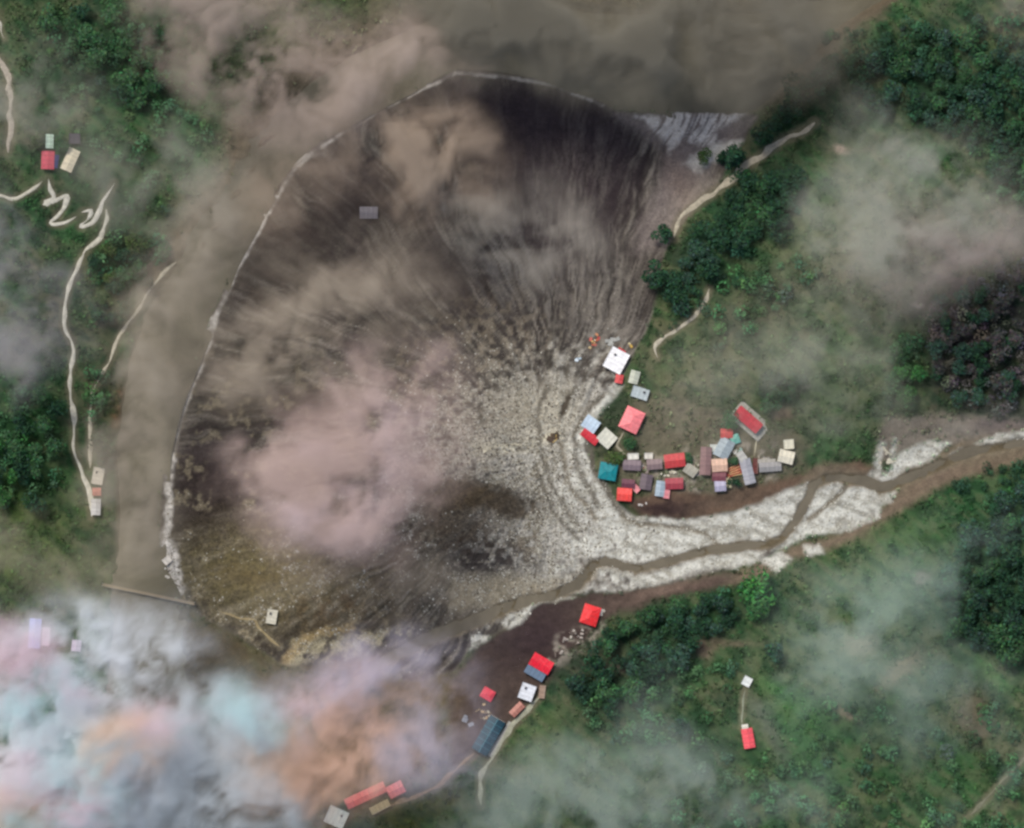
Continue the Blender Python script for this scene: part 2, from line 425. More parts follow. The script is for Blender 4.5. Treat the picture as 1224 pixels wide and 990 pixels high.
# slanting furrows of turf and bare soil on the slopes
sl = fbm((U + V) / 50, (U - V) / 9, 13, 4)
paint(hill * sstep(.5, .7, sl), (104, 100, 80), .4); paint(hill * (1 - sstep(.3, .48, sl)), (42, 68, 46), .35)
LAND = [   # pale / dark / bright regions of the slopes: u, v, ru, rv, rot, colour, amount
    (110, 60, 120, 50, 20, (44, 60, 48), .7), (155, 100, 60, 40, -30, (34, 84, 44), .8), (230, 160, 30, 35, 0, (38, 86, 46), .8), (190, 260, 50, 60, 30, (60, 92, 56), .6),
    (150, 300, 40, 60, 20, (48, 74, 48), .7), (30, 540, 60, 80, 0, (42, 80, 44), .8), (60, 470, 30, 50, 0, (40, 78, 46), .7), (20, 650, 60, 70, 0, (80, 98, 50), .8), (125, 500, 18, 60, 5, (48, 66, 40), .8),
    (135, 480, 8, 30, -10, (118, 84, 56), .7), (430, 15, 60, 30, 0, (58, 78, 36), .8), (330, 60, 50, 40, 20, (92, 100, 64), .5),
    (900, 240, 60, 50, 40, (38, 66, 48), .8), (870, 300, 50, 50, 45, (54, 84, 54), .7), (960, 290, 40, 30, 30, (66, 96, 52), .6), (1010, 330, 80, 60, 30, (112, 108, 88), .5), (1080, 300, 90, 60, 10, (120, 112, 94), .5),
    (1150, 120, 110, 60, -20, (36, 62, 46), .8), (1170, 400, 90, 90, 30, (54, 48, 50), .95), (1190, 290, 60, 40, 30, (100, 88, 80), .7), (1080, 440, 24, 44, 0, (42, 82, 40), .8), (930, 465, 36, 26, 30, (36, 76, 40), .8),
    (860, 400, 60, 40, 40, (84, 92, 64), .6), (830, 460, 50, 50, 40, (112, 104, 84), .6), (905, 370, 50, 22, 45, (74, 72, 60), .7), (1000, 470, 60, 60, 60, (86, 100, 70), .7),
    (1080, 680, 110, 60, 40, (74, 104, 62), .7), (1180, 620, 60, 60, 30, (34, 76, 44), .75), (1160, 730, 80, 60, 30, (38, 66, 50), .8), (1000, 800, 110, 70, 35, (88, 100, 76), .6), (960, 900, 70, 60, 0, (46, 92, 48), .7),
    (760, 790, 90, 60, 40, (40, 64, 46), .8), (690, 790, 40, 30, 40, (52, 56, 50), .7), (900, 720, 50, 50, 0, (44, 72, 42), .6), (700, 930, 60, 60, 0, (70, 88, 60), .5), (830, 900, 60, 50, 0, (42, 74, 46), .7), (1110, 900, 60, 80, 40, (58, 92, 52), .6),
    (640, 890, 30, 40, 40, (76, 96, 54), .7), (500, 975, 60, 20, 20, (84, 84, 44), .8)]
for u_, v_, a_, b_, r_, c_, k_ in LAND: paint(blob(u_, v_, a_, b_, r_) * 1.3 * (.55 + .9 * g2), c_, k_)
sc1 = fbm(U / 15, V / 15, 9, 4); sc2 = fbm((U + .8 * V) / 30, (V - .8 * U) / 11, 3, 4)
paint(hill * sstep(.5, .64, sc1), (32, 64, 38), .45); paint(hill * sstep(.52, .66, sc2), (98, 100, 74), .35); paint(hill * (1 - sstep(.34, .44, sc2)), (32, 56, 36), .5)
# tilled strips and bare patches on the lower slope
for u_, v_, a_, b_, r_, c_ in ((952, 850, 32, 20, -30, (64, 104, 56)), (930, 822, 26, 9, -28, (62, 106, 56)), (1008, 851, 14, 5, -15, (150, 132, 112)), (905, 860, 9, 46, 20, (104, 108, 84)), (920, 880, 8, 50, 30, (76, 84, 74)),
                               (1176, 800, 8, 26, 40, (88, 122, 70)), (1160, 850, 20, 36, 20, (110, 96, 82)), (1205, 780, 26, 10, 40, (96, 78, 72)), (1076, 800, 30, 9, 40, (140, 120, 98)), (1025, 770, 18, 14, 0, (140, 124, 104)), (862, 768, 40, 5, 0, (112, 98, 82)), (745, 800, 30, 6, 0, (100, 86, 82)), (840, 775, 12, 9, 0, (116, 98, 88)), (1100, 690, 8, 8, 0, (126, 118, 112)),
                               (934, 496, 14, 10, 0, (128, 104, 90)), (1005, 178, 8, 5, 0, (205, 180, 160)), (280, 190, 6, 4, 0, (180, 160, 140)), (1096, 366, 5, 4, 0, (160, 150, 140)), (1116, 434, 6, 3, 0, (150, 146, 138)), (835, 300, 30, 18, 40, (34, 62, 48))):
    paint(blob(u_, v_, a_, b_, r_, 1.6) * 1.4, c_, .6)
# village ground, cut terrace banks, bare valley floor to the right
paint(pmask([(700, 500), (760, 470), (830, 480), (880, 500), (950, 520), (960, 560), (930, 575), (860, 600), (800, 590), (750, 585), (720, 560)], 12), (112, 104, 88), .75); paint(pmask([(745, 545), (800, 540), (880, 525), (945, 540), (930, 570), (860, 590), (800, 588), (752, 580)], 8, wob=1.5) * sstep(.42, .62, fbm(U / 9, V / 9, 7, 3)), (156, 148, 134), .75)
paint(pmask([(720, 478), (745, 460), (770, 500), (740, 545), (715, 545)], 6), (52, 66, 48), .85); paint(blob(735, 545, 12, 9), (46, 52, 30)); paint(blob(752, 529, 8, 8), (48, 72, 44)); paint(blob(708, 483, 26, 10, 48), (46, 60, 46), .8)
paint(pmask([(752, 600), (790, 585), (860, 590), (930, 572), (1030, 548), (1062, 572), (1030, 582), (965, 575), (905, 606), (850, 618), (770, 618)], 6), (112, 92, 76))
paint(blob(800, 606, 50, 12, 5), (56, 42, 42)); paint(blob(870, 596, 50, 10, 12), (92, 80, 68), .7)
paint(pmask([(1060, 500), (1120, 492), (1224, 500), (1290, 490), (1290, 530), (1160, 540), (1120, 526), (1070, 545), (1048, 560), (1046, 520)], 8), (124, 116, 104)); paint(blob(1190, 505, 50, 12, 5), (96, 86, 86), .8)
paint(lmask(TORRENT[:14], 16, 6), (120, 108, 90), .9)
paint(pmask([(1060, 600), (1120, 562), (1224, 540), (1224, 552), (1130, 580), (1075, 612), (1020, 645), (950, 668), (905, 690), (860, 700), (905, 668), (1010, 634)], 7), (122, 106, 90), .9)
# bank of wet dark mud below the torrent
paint(pmask([(540, 930), (536, 820), (570, 775), (600, 752), (640, 724), (690, 709), (745, 704), (830, 694), (880, 684), (860, 704), (790, 716), (730, 735), (700, 765), (668, 790), (640, 840), (600, 885), (575, 905)], 7), (78, 66, 60))
paint(blob(640, 760, 60, 34, 35), (58, 46, 48), .9); paint(blob(800, 703, 70, 9, 12), (122, 104, 92), .8)
paint(pmask([(640, 800), (665, 760), (705, 745), (730, 740), (715, 765), (680, 790), (655, 805)], 6) * sstep(.42, .6, fbm(U / 9, V / 9, 3, 3)), (150, 142, 130), .8)
paint(pmask([(180, 690), (260, 735), (335, 785), (440, 805), (545, 790), (545, 900), (480, 950), (380, 960), (300, 1000), (180, 1010)], 30, wob=3), (96, 84, 62), .95); paint(blob(240, 790, 50, 40), (62, 56, 46), .8)
paint(pmask([(180, 330), (215, 310), (290, 180), (330, 120), (400, 60), (330, 90), (270, 190), (230, 270)], 14, wob=2), (118, 104, 86), .7)
paint(pmask([(960, -60), (1100, -60), (1030, 40), (960, 110), (915, 132), (900, 100)], 16, wob=2), (104, 92, 78), .8)
paint(lmask(LEFT_BANK[:11], 34, 30, 3), (116, 104, 86), .85)
# --- the debris fan
f = fan
paint(f, (124, 119, 106))
paint(f * sstep(.36, .66, streak1), (86, 81, 71), .8)
paint(f * sstep(.48, .68, streak2), (66, 61, 54), .75); paint(f * (1 - sstep(.30, .5, streak2)), (140, 132, 122), .6)
paint(f * (1 - sstep(.28, .46, streak3)) * (.4 + .6 * patchy), (150, 143, 133), .45); paint(f * sstep(.54, .7, streak3), (58, 50, 49), .5)
paint(f * (1 - patchy) * sstep(.45, .62, fbm(U / 12, V / 12, 2, 4)), (138, 130, 118), .35)
paint(f * rill1, (44, 40, 36), .9); paint(f * rill2, (46, 42, 38), .8); paint(f * rill3, (56, 48, 48), .5)
# dark wet wedge towards the top, paler shore to its right
paint(f * pmask([(540, 88), (640, 94), (720, 118), (765, 140), (770, 200), (740, 290), (680, 320), (640, 330), (600, 270), (570, 180), (552, 130)], 30, wob=2.5) * (.75 + .6 * streak2), (56, 48, 52), .78)
paint(f * blob(640, 140, 80, 50) * (.6 + .5 * streak2), (54, 45, 50), .6); paint(f * blob(590, 240, 26, 60, 15), (52, 43, 46), .6)
paint(f * blob(700, 320, 80, 60) * (1 - .8 * rill2), (122, 115, 107), .5); paint(f * blob(600, 320, 60, 50) * (1 - rill2), (124, 122, 118), .45)
paint(f * np.maximum(rill1, rill2 * .7) * blob(680, 250, 140, 130), (50, 42, 43), .6)
paint(f * blob(470, 300, 130, 70, -30) * (.5 + .8 * patchy), (62, 54, 52), .75); paint(f * blob(420, 200, 60, 40), (70, 62, 62), .5)
edge = fbm(U / 16, V / 7, 4, 3)
paint(f * pmask([(735, 134), (885, 132), (900, 140), (850, 215), (800, 290), (760, 300), (800, 180)], 14, wob=1.6), (128, 118, 114), .8)
paint(f * pmask([(766, 135), (888, 133), (872, 146), (850, 160), (860, 168), (840, 176), (815, 170), (800, 185), (790, 160)], 4, wob=1.6) * sstep(.3, .55, fbm(wa * 140, rad / 30, 8, 3)), (205, 200, 192), .9)
paint(f * pmask([(818, 196), (850, 172), (900, 166), (897, 184), (862, 194), (838, 206)], 5, wob=1.5), (206, 202, 192), .95); paint(f * blob(830, 235, 34, 14, 40), (150, 140, 126), .7)
paint(f * blob(730, 390, 46, 60, 20) * (.6 + .7 * edge) * (1 - .7 * rill2), (142, 135, 125), .6); paint(f * blob(815, 215, 20, 40, 20), (126, 110, 100), .6)
# pale silt and broken stone around the mouth of the torrent
near = np.exp(-((U - 680) ** 2 / 90 ** 2 + (V - 590) ** 2 / 95 ** 2)); n_sp = fbm(U / 7, V / 7, 9, 4)
near = np.exp(-((U - 680) ** 2 / 165 ** 2 + (V - 585) ** 2 / 140 ** 2))
paint(f * sstep(.04, .3, near) * sstep(.12, .8, near + (n_sp - .5) * 1.1 + (streak2 - .5) * .5), (192, 190, 180), .95)
paint(f * blob(600, 550, 100, 60, 0) * sstep(.38, .56, n_sp), (186, 182, 168), .9); paint(f * blob(540, 440, 130, 60, 20) * sstep(.45, .62, n_sp), (140, 128, 108), .6)
paint(f * blob(610, 500, 60, 30, 30), (160, 152, 132), .55); paint(f * lmask([(662, 520), (620, 540), (570, 535)], 7, 6, 2), (204, 198, 174), .8); paint(f * blob(655, 500, 40, 26, 40), (190, 184, 164), .6)
paint(f * blob(592, 598, 72, 24, -5) * (.8 + n_sp), (62, 55, 46), .97); paint(f * blob(545, 595, 50, 24) * (.6 + n_sp), (76, 66, 50), .9); paint(f * blob(535, 630, 46, 22) * (.5 + n_sp), (78, 66, 50), .8)  # dark shadow zone of the fan, painted as dark mud
paint(f * blob(585, 668, 66, 32, 8) * 1.4 * sstep(.32, .52, n_sp), (54, 49, 48), .95); paint(f * blob(570, 640, 40, 22) * sstep(.36, .5, n_sp), (72, 62, 50), .7); paint(f * blob(640, 640, 30, 30) * sstep(.5, .6, n_sp), (104, 94, 78), .8)
paint(f * pmask([(540, 690), (600, 690), (660, 690), (690, 690), (640, 716), (590, 722), (540, 730)], 10), (150, 142, 122), .7)
# brown, stony lower-left part
paint(f * blob(330, 660, 130, 80) * (.4 + n_sp), (112, 98, 72), .6); paint(f * blob(242, 590, 62, 54) * (.8 + n_sp), (48, 40, 38), .98); paint(f * blob(225, 545, 40, 20), (66, 58, 56), .8); paint(f * blob(310, 690, 120, 56) * (.3 + n_sp), (118, 112, 76), .65); paint(f * blob(300, 690, 60, 20) * (.4 + n_sp), (90, 78, 48), .8)  # the darkest blob is a shadow zone, painted as dark mud
paint(f * blob(410, 725, 70, 30) * sstep(.4, .56, n_sp), (78, 62, 42), .8); paint(f * blob(335, 482, 62, 20) * (.5 + n_sp), (56, 49, 40), .9); paint(f * blob(300, 320, 90, 46, 40) * (.4 + n_sp), (66, 56, 50), .7)
paint(f * sstep(.5, .66, fbm(U / 20, V / 20, 5, 4)) * sstep(.46, .6, n_sp) * sstep(360, 500, U * 0 + V) * (1 - sstep(420, 560, U)), (144, 134, 110), .55)
paint(f * lmask([(340, 800), (365, 775), (400, 770), (440, 765), (480, 758)], 9, 7, 2.4) * sstep(.34, .52, n_sp), (164, 156, 128), .8); paint(f * lmask([(335, 795), (370, 760), (420, 750)], 4, 4, 1.6), (168, 148, 106), .7); paint(f * lmask([(350, 806), (400, 798), (450, 790)], 7, 5), (88, 76, 40), .8)
# silt left along the river shore
shore = lmask([(331, 236), (316, 262), (298, 294), (281, 324), (268, 355), (256, 383)], 2.8, 1.6, .5)
shore = np.maximum(shore, lmask([(256, 383), (246, 411), (234, 443), (222, 473), (212, 505)], 4.6, 2.5, .6))
shore = np.maximum(shore, lmask([(211, 503), (204, 540), (201, 575), (201, 600), (197, 640), (197, 655)], 4.6, 3.0, .9))
shore = np.maximum(shore, lmask([(545, 86), (600, 90), (660, 99), (720, 126)], 1.8, 1.4, .5) * .6); shore = np.maximum(shore, lmask([(545, 86), (482, 117), (422, 150), (375, 180), (353, 203), (331, 236)], 2.0, 1.4, .5) * .75)
shore = np.maximum(shore, lmask([(345, 203), (365, 186), (384, 182)], 3.0, 2.5, 1.2) * .7)
shore = shore * (.25 + .75 * sstep(.36, .56, fbm(U / 13, V / 13, 8, 3)))
paint(shore, (210, 205, 194), .95); paint(lmask([(199, 658), (203, 680), (208, 705)], 10, 5, 1.4), (214, 210, 202), .95)
# gravel bars of the torrent
GRAVEL = [
    [(1044, 573), (1057, 580), (1080, 566), (1110, 551), (1135, 528), (1110, 527), (1091, 535), (1073, 544), (1066, 559), (1055, 566)],
    [(1166, 530), (1192, 519), (1224, 515), (1290, 500), (1290, 508), (1224, 524), (1190, 533), (1172, 533)],
    [(973, 586), (985, 577), (1000, 575), (1010, 579), (1036, 580), (1053, 590), (1068, 590), (1064, 601), (1049, 604), (1046, 621), (1022, 632), (972, 639), (940, 654), (921, 657), (936, 647), (957, 628), (968, 609)],
    [(742, 614), (760, 621), (792, 618), (821, 621), (849, 618), (879, 613), (908, 602), (938, 585), (967, 577), (962, 596), (949, 621), (932, 638), (918, 646), (896, 646), (879, 651), (849, 652), (824, 659), (792, 666), (760, 674), (735, 668), (700, 670), (680, 690), (640, 706), (620, 706), (640, 650), (660, 590), (668, 540), (700, 500), (735, 460), (745, 458), (715, 495), (700, 520), (704, 550), (722, 582)],
    [(913, 658), (906, 668), (879, 676), (834, 684), (798, 694), (760, 701), (722, 706), (700, 706), (668, 716), (640, 725), (624, 742), (606, 750), (600, 742), (615, 731), (640, 722), (665, 715), (696, 706), (710, 686), (718, 678), (735, 684), (760, 687), (792, 680), (811, 678), (838, 669), (866, 663), (896, 660)],
    [(1140, 541), (1150, 538), (1152, 545), (1138, 550), (1130, 550)], [(565, 756), (592, 748), (586, 764), (560, 778)], [(960, 655), (978, 652), (982, 660), (965, 664)], [(903, 668), (930, 660), (945, 668), (925, 684)],
    [(1044, 545), (1049, 530), (1056, 531), (1050, 548), (1044, 562)], [(1062, 545), (1068, 524), (1071, 526), (1066, 556)], [(1036, 568), (1048, 556), (1052, 566), (1044, 574)]]
grav = np.zeros(U.shape)
for g in GRAVEL: grav = np.maximum(grav, pmask(g, 4.2, wob=0.9))
grav = grav * np.where(V < 640, 1, 1) * sstep(-.25, .25, (U - 690 - .25 * (V - 600)) / 120 + (n_sp - .5) * 2.0 + (fbm(U / 26, V / 26, 10, 3) - .5) * 1.6 + np.where(V > 712, 1.2, 0))
paint(grav, (210, 210, 200), .95)
paint(grav * sstep(.5, .66, fbm((U * .93 + V * .37) / 30, (V * .93 - U * .37) / 5, 7, 4)), (150, 148, 136), .8); paint(grav * (1 - sstep(.3, .44, n_sp)), (140, 136, 122), .6)
for t in ([(655, 470), (640, 500), (648, 540), (660, 580), (690, 625)], [(640, 560), (662, 610), (690, 645)], [(712, 510), (700, 535), (712, 572), (735, 604)], [(695, 500), (684, 520), (686, 550), (700, 580), (716, 606)], [(722, 470), (700, 492), (690, 512)], [(704, 520), (708, 560), (728, 594), (748, 616)], [(668, 500), (676, 480), (690, 466)]):
    paint(lmask(t, 3.0, 2.2, 1.0), (104, 99, 88), .9)
paint(lmask([(672, 492), (679, 478)], 4, 2), (72, 64, 54), .9)
wet = np.zeros(U.shape)
for i in range(len(TORRENT) - 1): wet = np.maximum(wet, lmask(TORRENT[i:i + 2], (TORRENT_W[i] + TORRENT_W[i + 1]) / 4 + 2.6, 3.4, .9))
paint(wet, (132, 122, 104), .6); paint(ch_side, (116, 108, 92), .9); paint(ch_main, (98, 88, 68), .95)
paint(river * (1 - bars * .2), (104, 94, 78), .9); paint(bars * river, (86, 78, 62), .9)
paint(1 - road_d, (120, 112, 92), .55)
SP = np.clip(fan * (.12 + .75 * np.exp(-((U - 610) ** 2 / 120 ** 2 + (V - 600) ** 2 / 110 ** 2)) + .5 * sstep(420, 620, V) * (1 - sstep(480, 600, U))) + grav * .15, 0, .8)
SP = SP * (1 - ch_main) * (1 - .6 * grav)
C = np.clip(C, 0.004, .6)

def hgt(u, v):
    return float(bil(H, u0, v0, STEP, np.array([float(u)]), np.array([float(v)]))[0])
def hgts(u, v): return bil(H, u0, v0, STEP, np.asarray(u, float), np.asarray(v, float))

# ground sheet: fine inside the picture, stretched out to the far mountainsides beyond it
ext = np.array([30, 80, 180, 400, 900, 2000, 4500, 9000], float)
eu = np.r_[u0 - ext[::-1], ua, u1 + ext]; ev = np.r_[v0 - ext[::-1], va, v1 + ext]
EU, EV = np.meshgrid(eu, ev)
ne = len(ext)
pad = lambda a: np.pad(a, ((ne, ne), (ne, ne)) + ((0, 0),) * (a.ndim - 2), mode='edge')
HH = pad(H); CC = pad(C); SS = pad(SP)
out = np.maximum(np.maximum(u0 - EU, EU - u1), np.maximum(v0 - EV, EV - v1)); out = np.maximum(out, 0)
HH = HH + np.where(out > 0, (out ** .9) * .16 * np.clip(HH / 12, 0, 1), 0)
GV = np.stack([X(EU), Y(EV), HH], -1).reshape(-1, 3)
nv, nu = EU.shape
idx = np.arange(nv * nu).reshape(nv, nu)
Q = np.stack([idx[1:, :-1], idx[1:, 1:], idx[:-1, 1:], idx[:-1, :-1]], -1).reshape(-1, 4)
gm = big_mesh('ground', GV, Q, ground_material())
ca = gm.color_attributes.new('cover', 'FLOAT_COLOR', 'POINT')
ca.data.foreach_set('color', np.concatenate([CC.reshape(-1, 3), np.ones((nv * nu, 1))], 1).astype(np.float32).ravel())
sa = gm.attributes.new('speck', 'FLOAT', 'POINT'); sa.data.foreach_set('value', SS.astype(np.float32).ravel())
ground = link(bpy.data.objects.new('ground', gm)); tag(ground, kind='structure', label='valley floor with debris fan and green slopes')

# ------------------------------------------------------------------ water
def resample(pts, step):
    P = np.asarray(pts, float)
    # Catmull-Rom through the points
    out = []
    for i in range(len(P) - 1):
        p0 = P[max(i - 1, 0)]; p1 = P[i]; p2 = P[i + 1]; p3 = P[min(i + 2, len(P) - 1)]
        n = max(int(np.linalg.norm(p2[:2] - p1[:2]) / step), 1)
        for k in range(n):
            t = k / n
            out.append(.5 * ((2 * p1) + (p2 - p0) * t + (2 * p0 - 5 * p1 + 4 * p2 - p3) * t * t + (3 * p1 - p0 - 3 * p2 + p3) * t ** 3))
    out.append(P[-1]); return np.array(out)
rw = water_material('silty_water', S(108, 103, 87), 0.25)
L_ = resample(LEFT_BANK, 12); R_ = resample(RIGHT_BANK, 12)
def even(P, n):
    d = np.r_[0, np.cumsum(np.hypot(*np.diff(P[:, :2], axis=0).T))]; t = np.linspace(0, d[-1], n)
    return np.stack([np.interp(t, d, P[:, 0]), np.interp(t, d, P[:, 1])], -1)
L_ = even(L_, 120); R_ = even(R_, 120)
mid = (L_ + R_) / 2
L_ = L_ + (L_ - mid) / np.linalg.norm(L_ - mid, axis=1)[:, None] * 14; R_ = R_ + (R_ - mid) / np.linalg.norm(R_ - mid, axis=1)[:, None] * 10
rows = [(L_ * (1 - t) + R_ * t) for t in np.linspace(0, 1, 9)]
W = np.stack(rows, 1)
vv = np.stack([X(W[..., 0]), Y(W[..., 1]), np.full(W.shape[:2], -0.75)], -1).reshape(-1, 3)
ii = np.arange(120 * 9).reshape(120, 9)
qq = np.stack([ii[:-1, :-1], ii[1:, :-1], ii[1:, 1:], ii[:-1, 1:]], -1).reshape(-1, 4)
wo = link(bpy.data.objects.new('river', big_mesh('river', vv, qq, rw))); tag(wo, 'wide silty brown river curving round the foot of the fan', kind='structure')
TW = resample([(a, b, c) for (a, b), c in zip(TORRENT, TORRENT_W)], 6)
def smooth1(a, n=9):
    k = np.ones(n) / n; return np.convolve(np.pad(a, n // 2, mode='edge'), k, 'valid')
tz = smooth1(hgts(TW[:, 0], TW[:, 1]), 15) + .55
tz = np.minimum.accumulate(tz)
tan = np.gradient(TW[:, :2], axis=0); tan /= np.linalg.norm(tan, axis=1)[:, None]
nor = np.stack([-tan[:, 1], tan[:, 0]], -1)
hw_ = TW[:, 2] / 2 + 1.2
W = np.stack([TW[:, :2] + nor * (hw_ * t)[:, None] for t in (-1, -.5, 0, .5, 1)], 1)
vv = np.stack([X(W[..., 0]), Y(W[..., 1]), np.repeat(tz[:, None], 5, 1)], -1).reshape(-1, 3)
ii = np.arange(len(TW) * 5).reshape(-1, 5)
qq = np.stack([ii[:-1, :-1], ii[:-1, 1:], ii[1:, 1:], ii[1:, :-1]], -1).reshape(-1, 4)
wo = link(bpy.data.objects.new('stream', big_mesh('stream', vv, qq, water_material('torrent_water', S(112, 105, 90), 0.5)))); tag(wo, 'brown mountain stream winding between pale gravel bars', kind='structure')

# ------------------------------------------------------------------ roads and paths, draped on the slope
road_mats = {}
for nme, pts, hw, c in ROADS:
    P = resample(pts, 3.0)
    tn = np.gradient(P, axis=0); tn /= (np.linalg.norm(tn, axis=1)[:, None] + 1e-9)
    nr = np.stack([-tn[:, 1], tn[:, 0]], -1)
    k = np.arange(len(P))
    wl_ = hw * (.05 + 1.5 * vnoise(k / 3.6 + P[0, 0], k * 0 + 1.0, 3)); wr_ = hw * (.05 + 1.5 * vnoise(k / 3.3 + P[0, 1], k * 0 + 7.0, 4))
    tp = np.clip(np.minimum(k, k[::-1]) / 5.0 + .12, 0, 1); wl_ = wl_ * tp; wr_ = wr_ * tp
    off = [-wl_, -wl_ * .5, wl_ * 0, wr_ * .5, wr_]
    W = np.stack([P + nr * o[:, None] for o in off], 1)
    hz = hgts(W[..., 0].ravel(), W[..., 1].ravel()).reshape(W.shape[:2])
    hz = hz + np.array([.02, .2, .26, .2, .02])
    vv = np.stack([X(W[..., 0]), Y(W[..., 1]), hz], -1).reshape(-1, 3)
    ii = np.arange(len(P) * 5).reshape(-1, 5)
    qq = np.stack([ii[:-1, :-1], ii[:-1, 1:], ii[1:, 1:], ii[1:, :-1]], -1).reshape(-1, 4)
    if c not in road_mats: road_mats[c] = plain_mat('road_dust_%d' % len(road_mats), S(*c), .95, .28, .35, .1)
    o = link(bpy.data.objects.new(nme, big_mesh(nme, vv, qq, road_mats[c]))); tag(o, kind='structure')

# ------------------------------------------------------------------ buildings
wall_mat = plain_mat('plaster_wall', S(200, 192, 176), .9, .2, .8, .1)
wood_mat = plain_mat('weathered_wood', S(96, 74, 56), .85, .3, 1.5, .15)
glass_mat = plain_mat('window_glass', (0.03, 0.035, 0.04), .15, .1, 1, .5)
pave_mat = plain_mat('concrete_slab', S(172, 170, 160), .9, .2, .7, .1)
roof_mats = {}
def roof_mat(c):
    if c not in roof_mats: roof_mats[c] = metal_roof('painted_sheet_%d_%d_%d' % c, S(*c))
    return roof_mats[c]
def empty(name, u, v, rot=0, z=None, sink=0.0):
    o = bpy.data.objects.new(name, None); o.empty_display_size = 1
    zz = hgt(u, v) if z is None else z
    o.location = (float(X(u)), float(Y(v)), zz - sink); o.rotation_euler = (0, 0, R(rot))
    return link(o)

def rib_slope(mb, a, b, c, d, t=.08, pitch=1.2):
    """one roof sheet: corners a,b (eaves), c,d (ridge), with raised standing seams"""
    a, b, c, d = map(Vector, (a, b, c, d))
    mb.slab([a, b, c, d], t)
    n = (b - a).cross(d - a).normalized(); L = max((b - a).length, .1); k = max(int(L / pitch), 1)
    for i in range(k + 1):
        s = i / k
        p = a.lerp(b, s); q = d.lerp(c, s); h = (b - a).normalized() * .06
        mb.slab([p - h + n * .07, p + h + n * .07, q + h + n * .07, q - h + n * .07], .1)

def roof_on(parent, L, W, h, kind, colr, pre='roof', pitch=.32, off=(0, 0), sub=True):
    m = roof_mat(colr); ov = .35
    x, y = L / 2 + ov, W / 2 + ov; ox, oy = off; rz = W / 2 * pitch
    P = lambda a, b, c: (a + ox, b + oy, c)
    dz = -ov * pitch
    if kind == 'gable':
        for s in (-1, 1):
            mb = MB()
            if s < 0: rib_slope(mb, P(-x, -y, h + dz), P(x, -y, h + dz), P(x, -.02, h + rz), P(-x, -.02, h + rz))
            else: rib_slope(mb, P(x, y, h + dz), P(-x, y, h + dz), P(-x, .02, h + rz), P(x, .02, h + rz))
            mb.build('roof_slope', m, parent)
        MB().box(P(0, 0, h + rz + .04), (2 * x + .1, .36, .12)).build('ridge_cap', m, parent)
    elif kind == 'hip':
        r = max(L / 2 - W / 2 * .75, .6)
        mb = MB()
        for q in ([P(-x, -y, h + dz), P(x, -y, h + dz), P(r, 0, h + rz), P(-r, 0, h + rz)], [P(x, y, h + dz), P(-x, y, h + dz), P(-r, 0, h + rz), P(r, 0, h + rz)]):
            mb = MB(); mb.slab(q, .1); mb.build('roof_slope', m, parent)
        for q in ([P(x, -y, h + dz), P(x, y, h + dz), P(r, 0, h + rz)], [P(-x, y, h + dz), P(-x, -y, h + dz), P(-r, 0, h + rz)]):
            mb = MB(); mb.slab(q, .1); mb.build('roof_slope', m, parent)
        mb = MB(); mb.box(P(0, 0, h + rz + .05), (2 * r + .2, .3, .12))
        for sx in (-1, 1):
            for sy in (-1, 1): mb.tube(P(sx * r, 0, h + rz + .03), P(sx * x, sy * y, h + dz + .05), .12, .12, 4)
        mb.build('ridge_cap', m, parent)
    elif kind == 'shed':
        mb = MB(); rib_slope(mb, P(-x, -y, h - .1), P(x, -y, h - .1), P(x, y, h + W * .16), P(-x, y, h + W * .16)); mb.build('roof_sheet', m, parent)
    else:
        MB().box(P(0, 0, h + .1), (2 * x, 2 * y, .2)).build('roof_slab', m, parent)
        mb = MB()
        for s in (-1, 1):
            mb.box(P(0, s * (y - .1), h + .36), (2 * x - .01, .2, .34)); mb.box(P(s * (x - .1), 0, h + .355), (.2, 2 * y - .42, .32))
        mb.build('parapet', m, parent)
        if L * W > 40:
            t = MB().box(P(L * .22, W * .2, h + .75), (1.3, 1.1, 1.1)).build('water_tank', plain_mat('tank_plastic', (.05, .05, .055), .6), parent) if 'tank' not in roof_mats else None

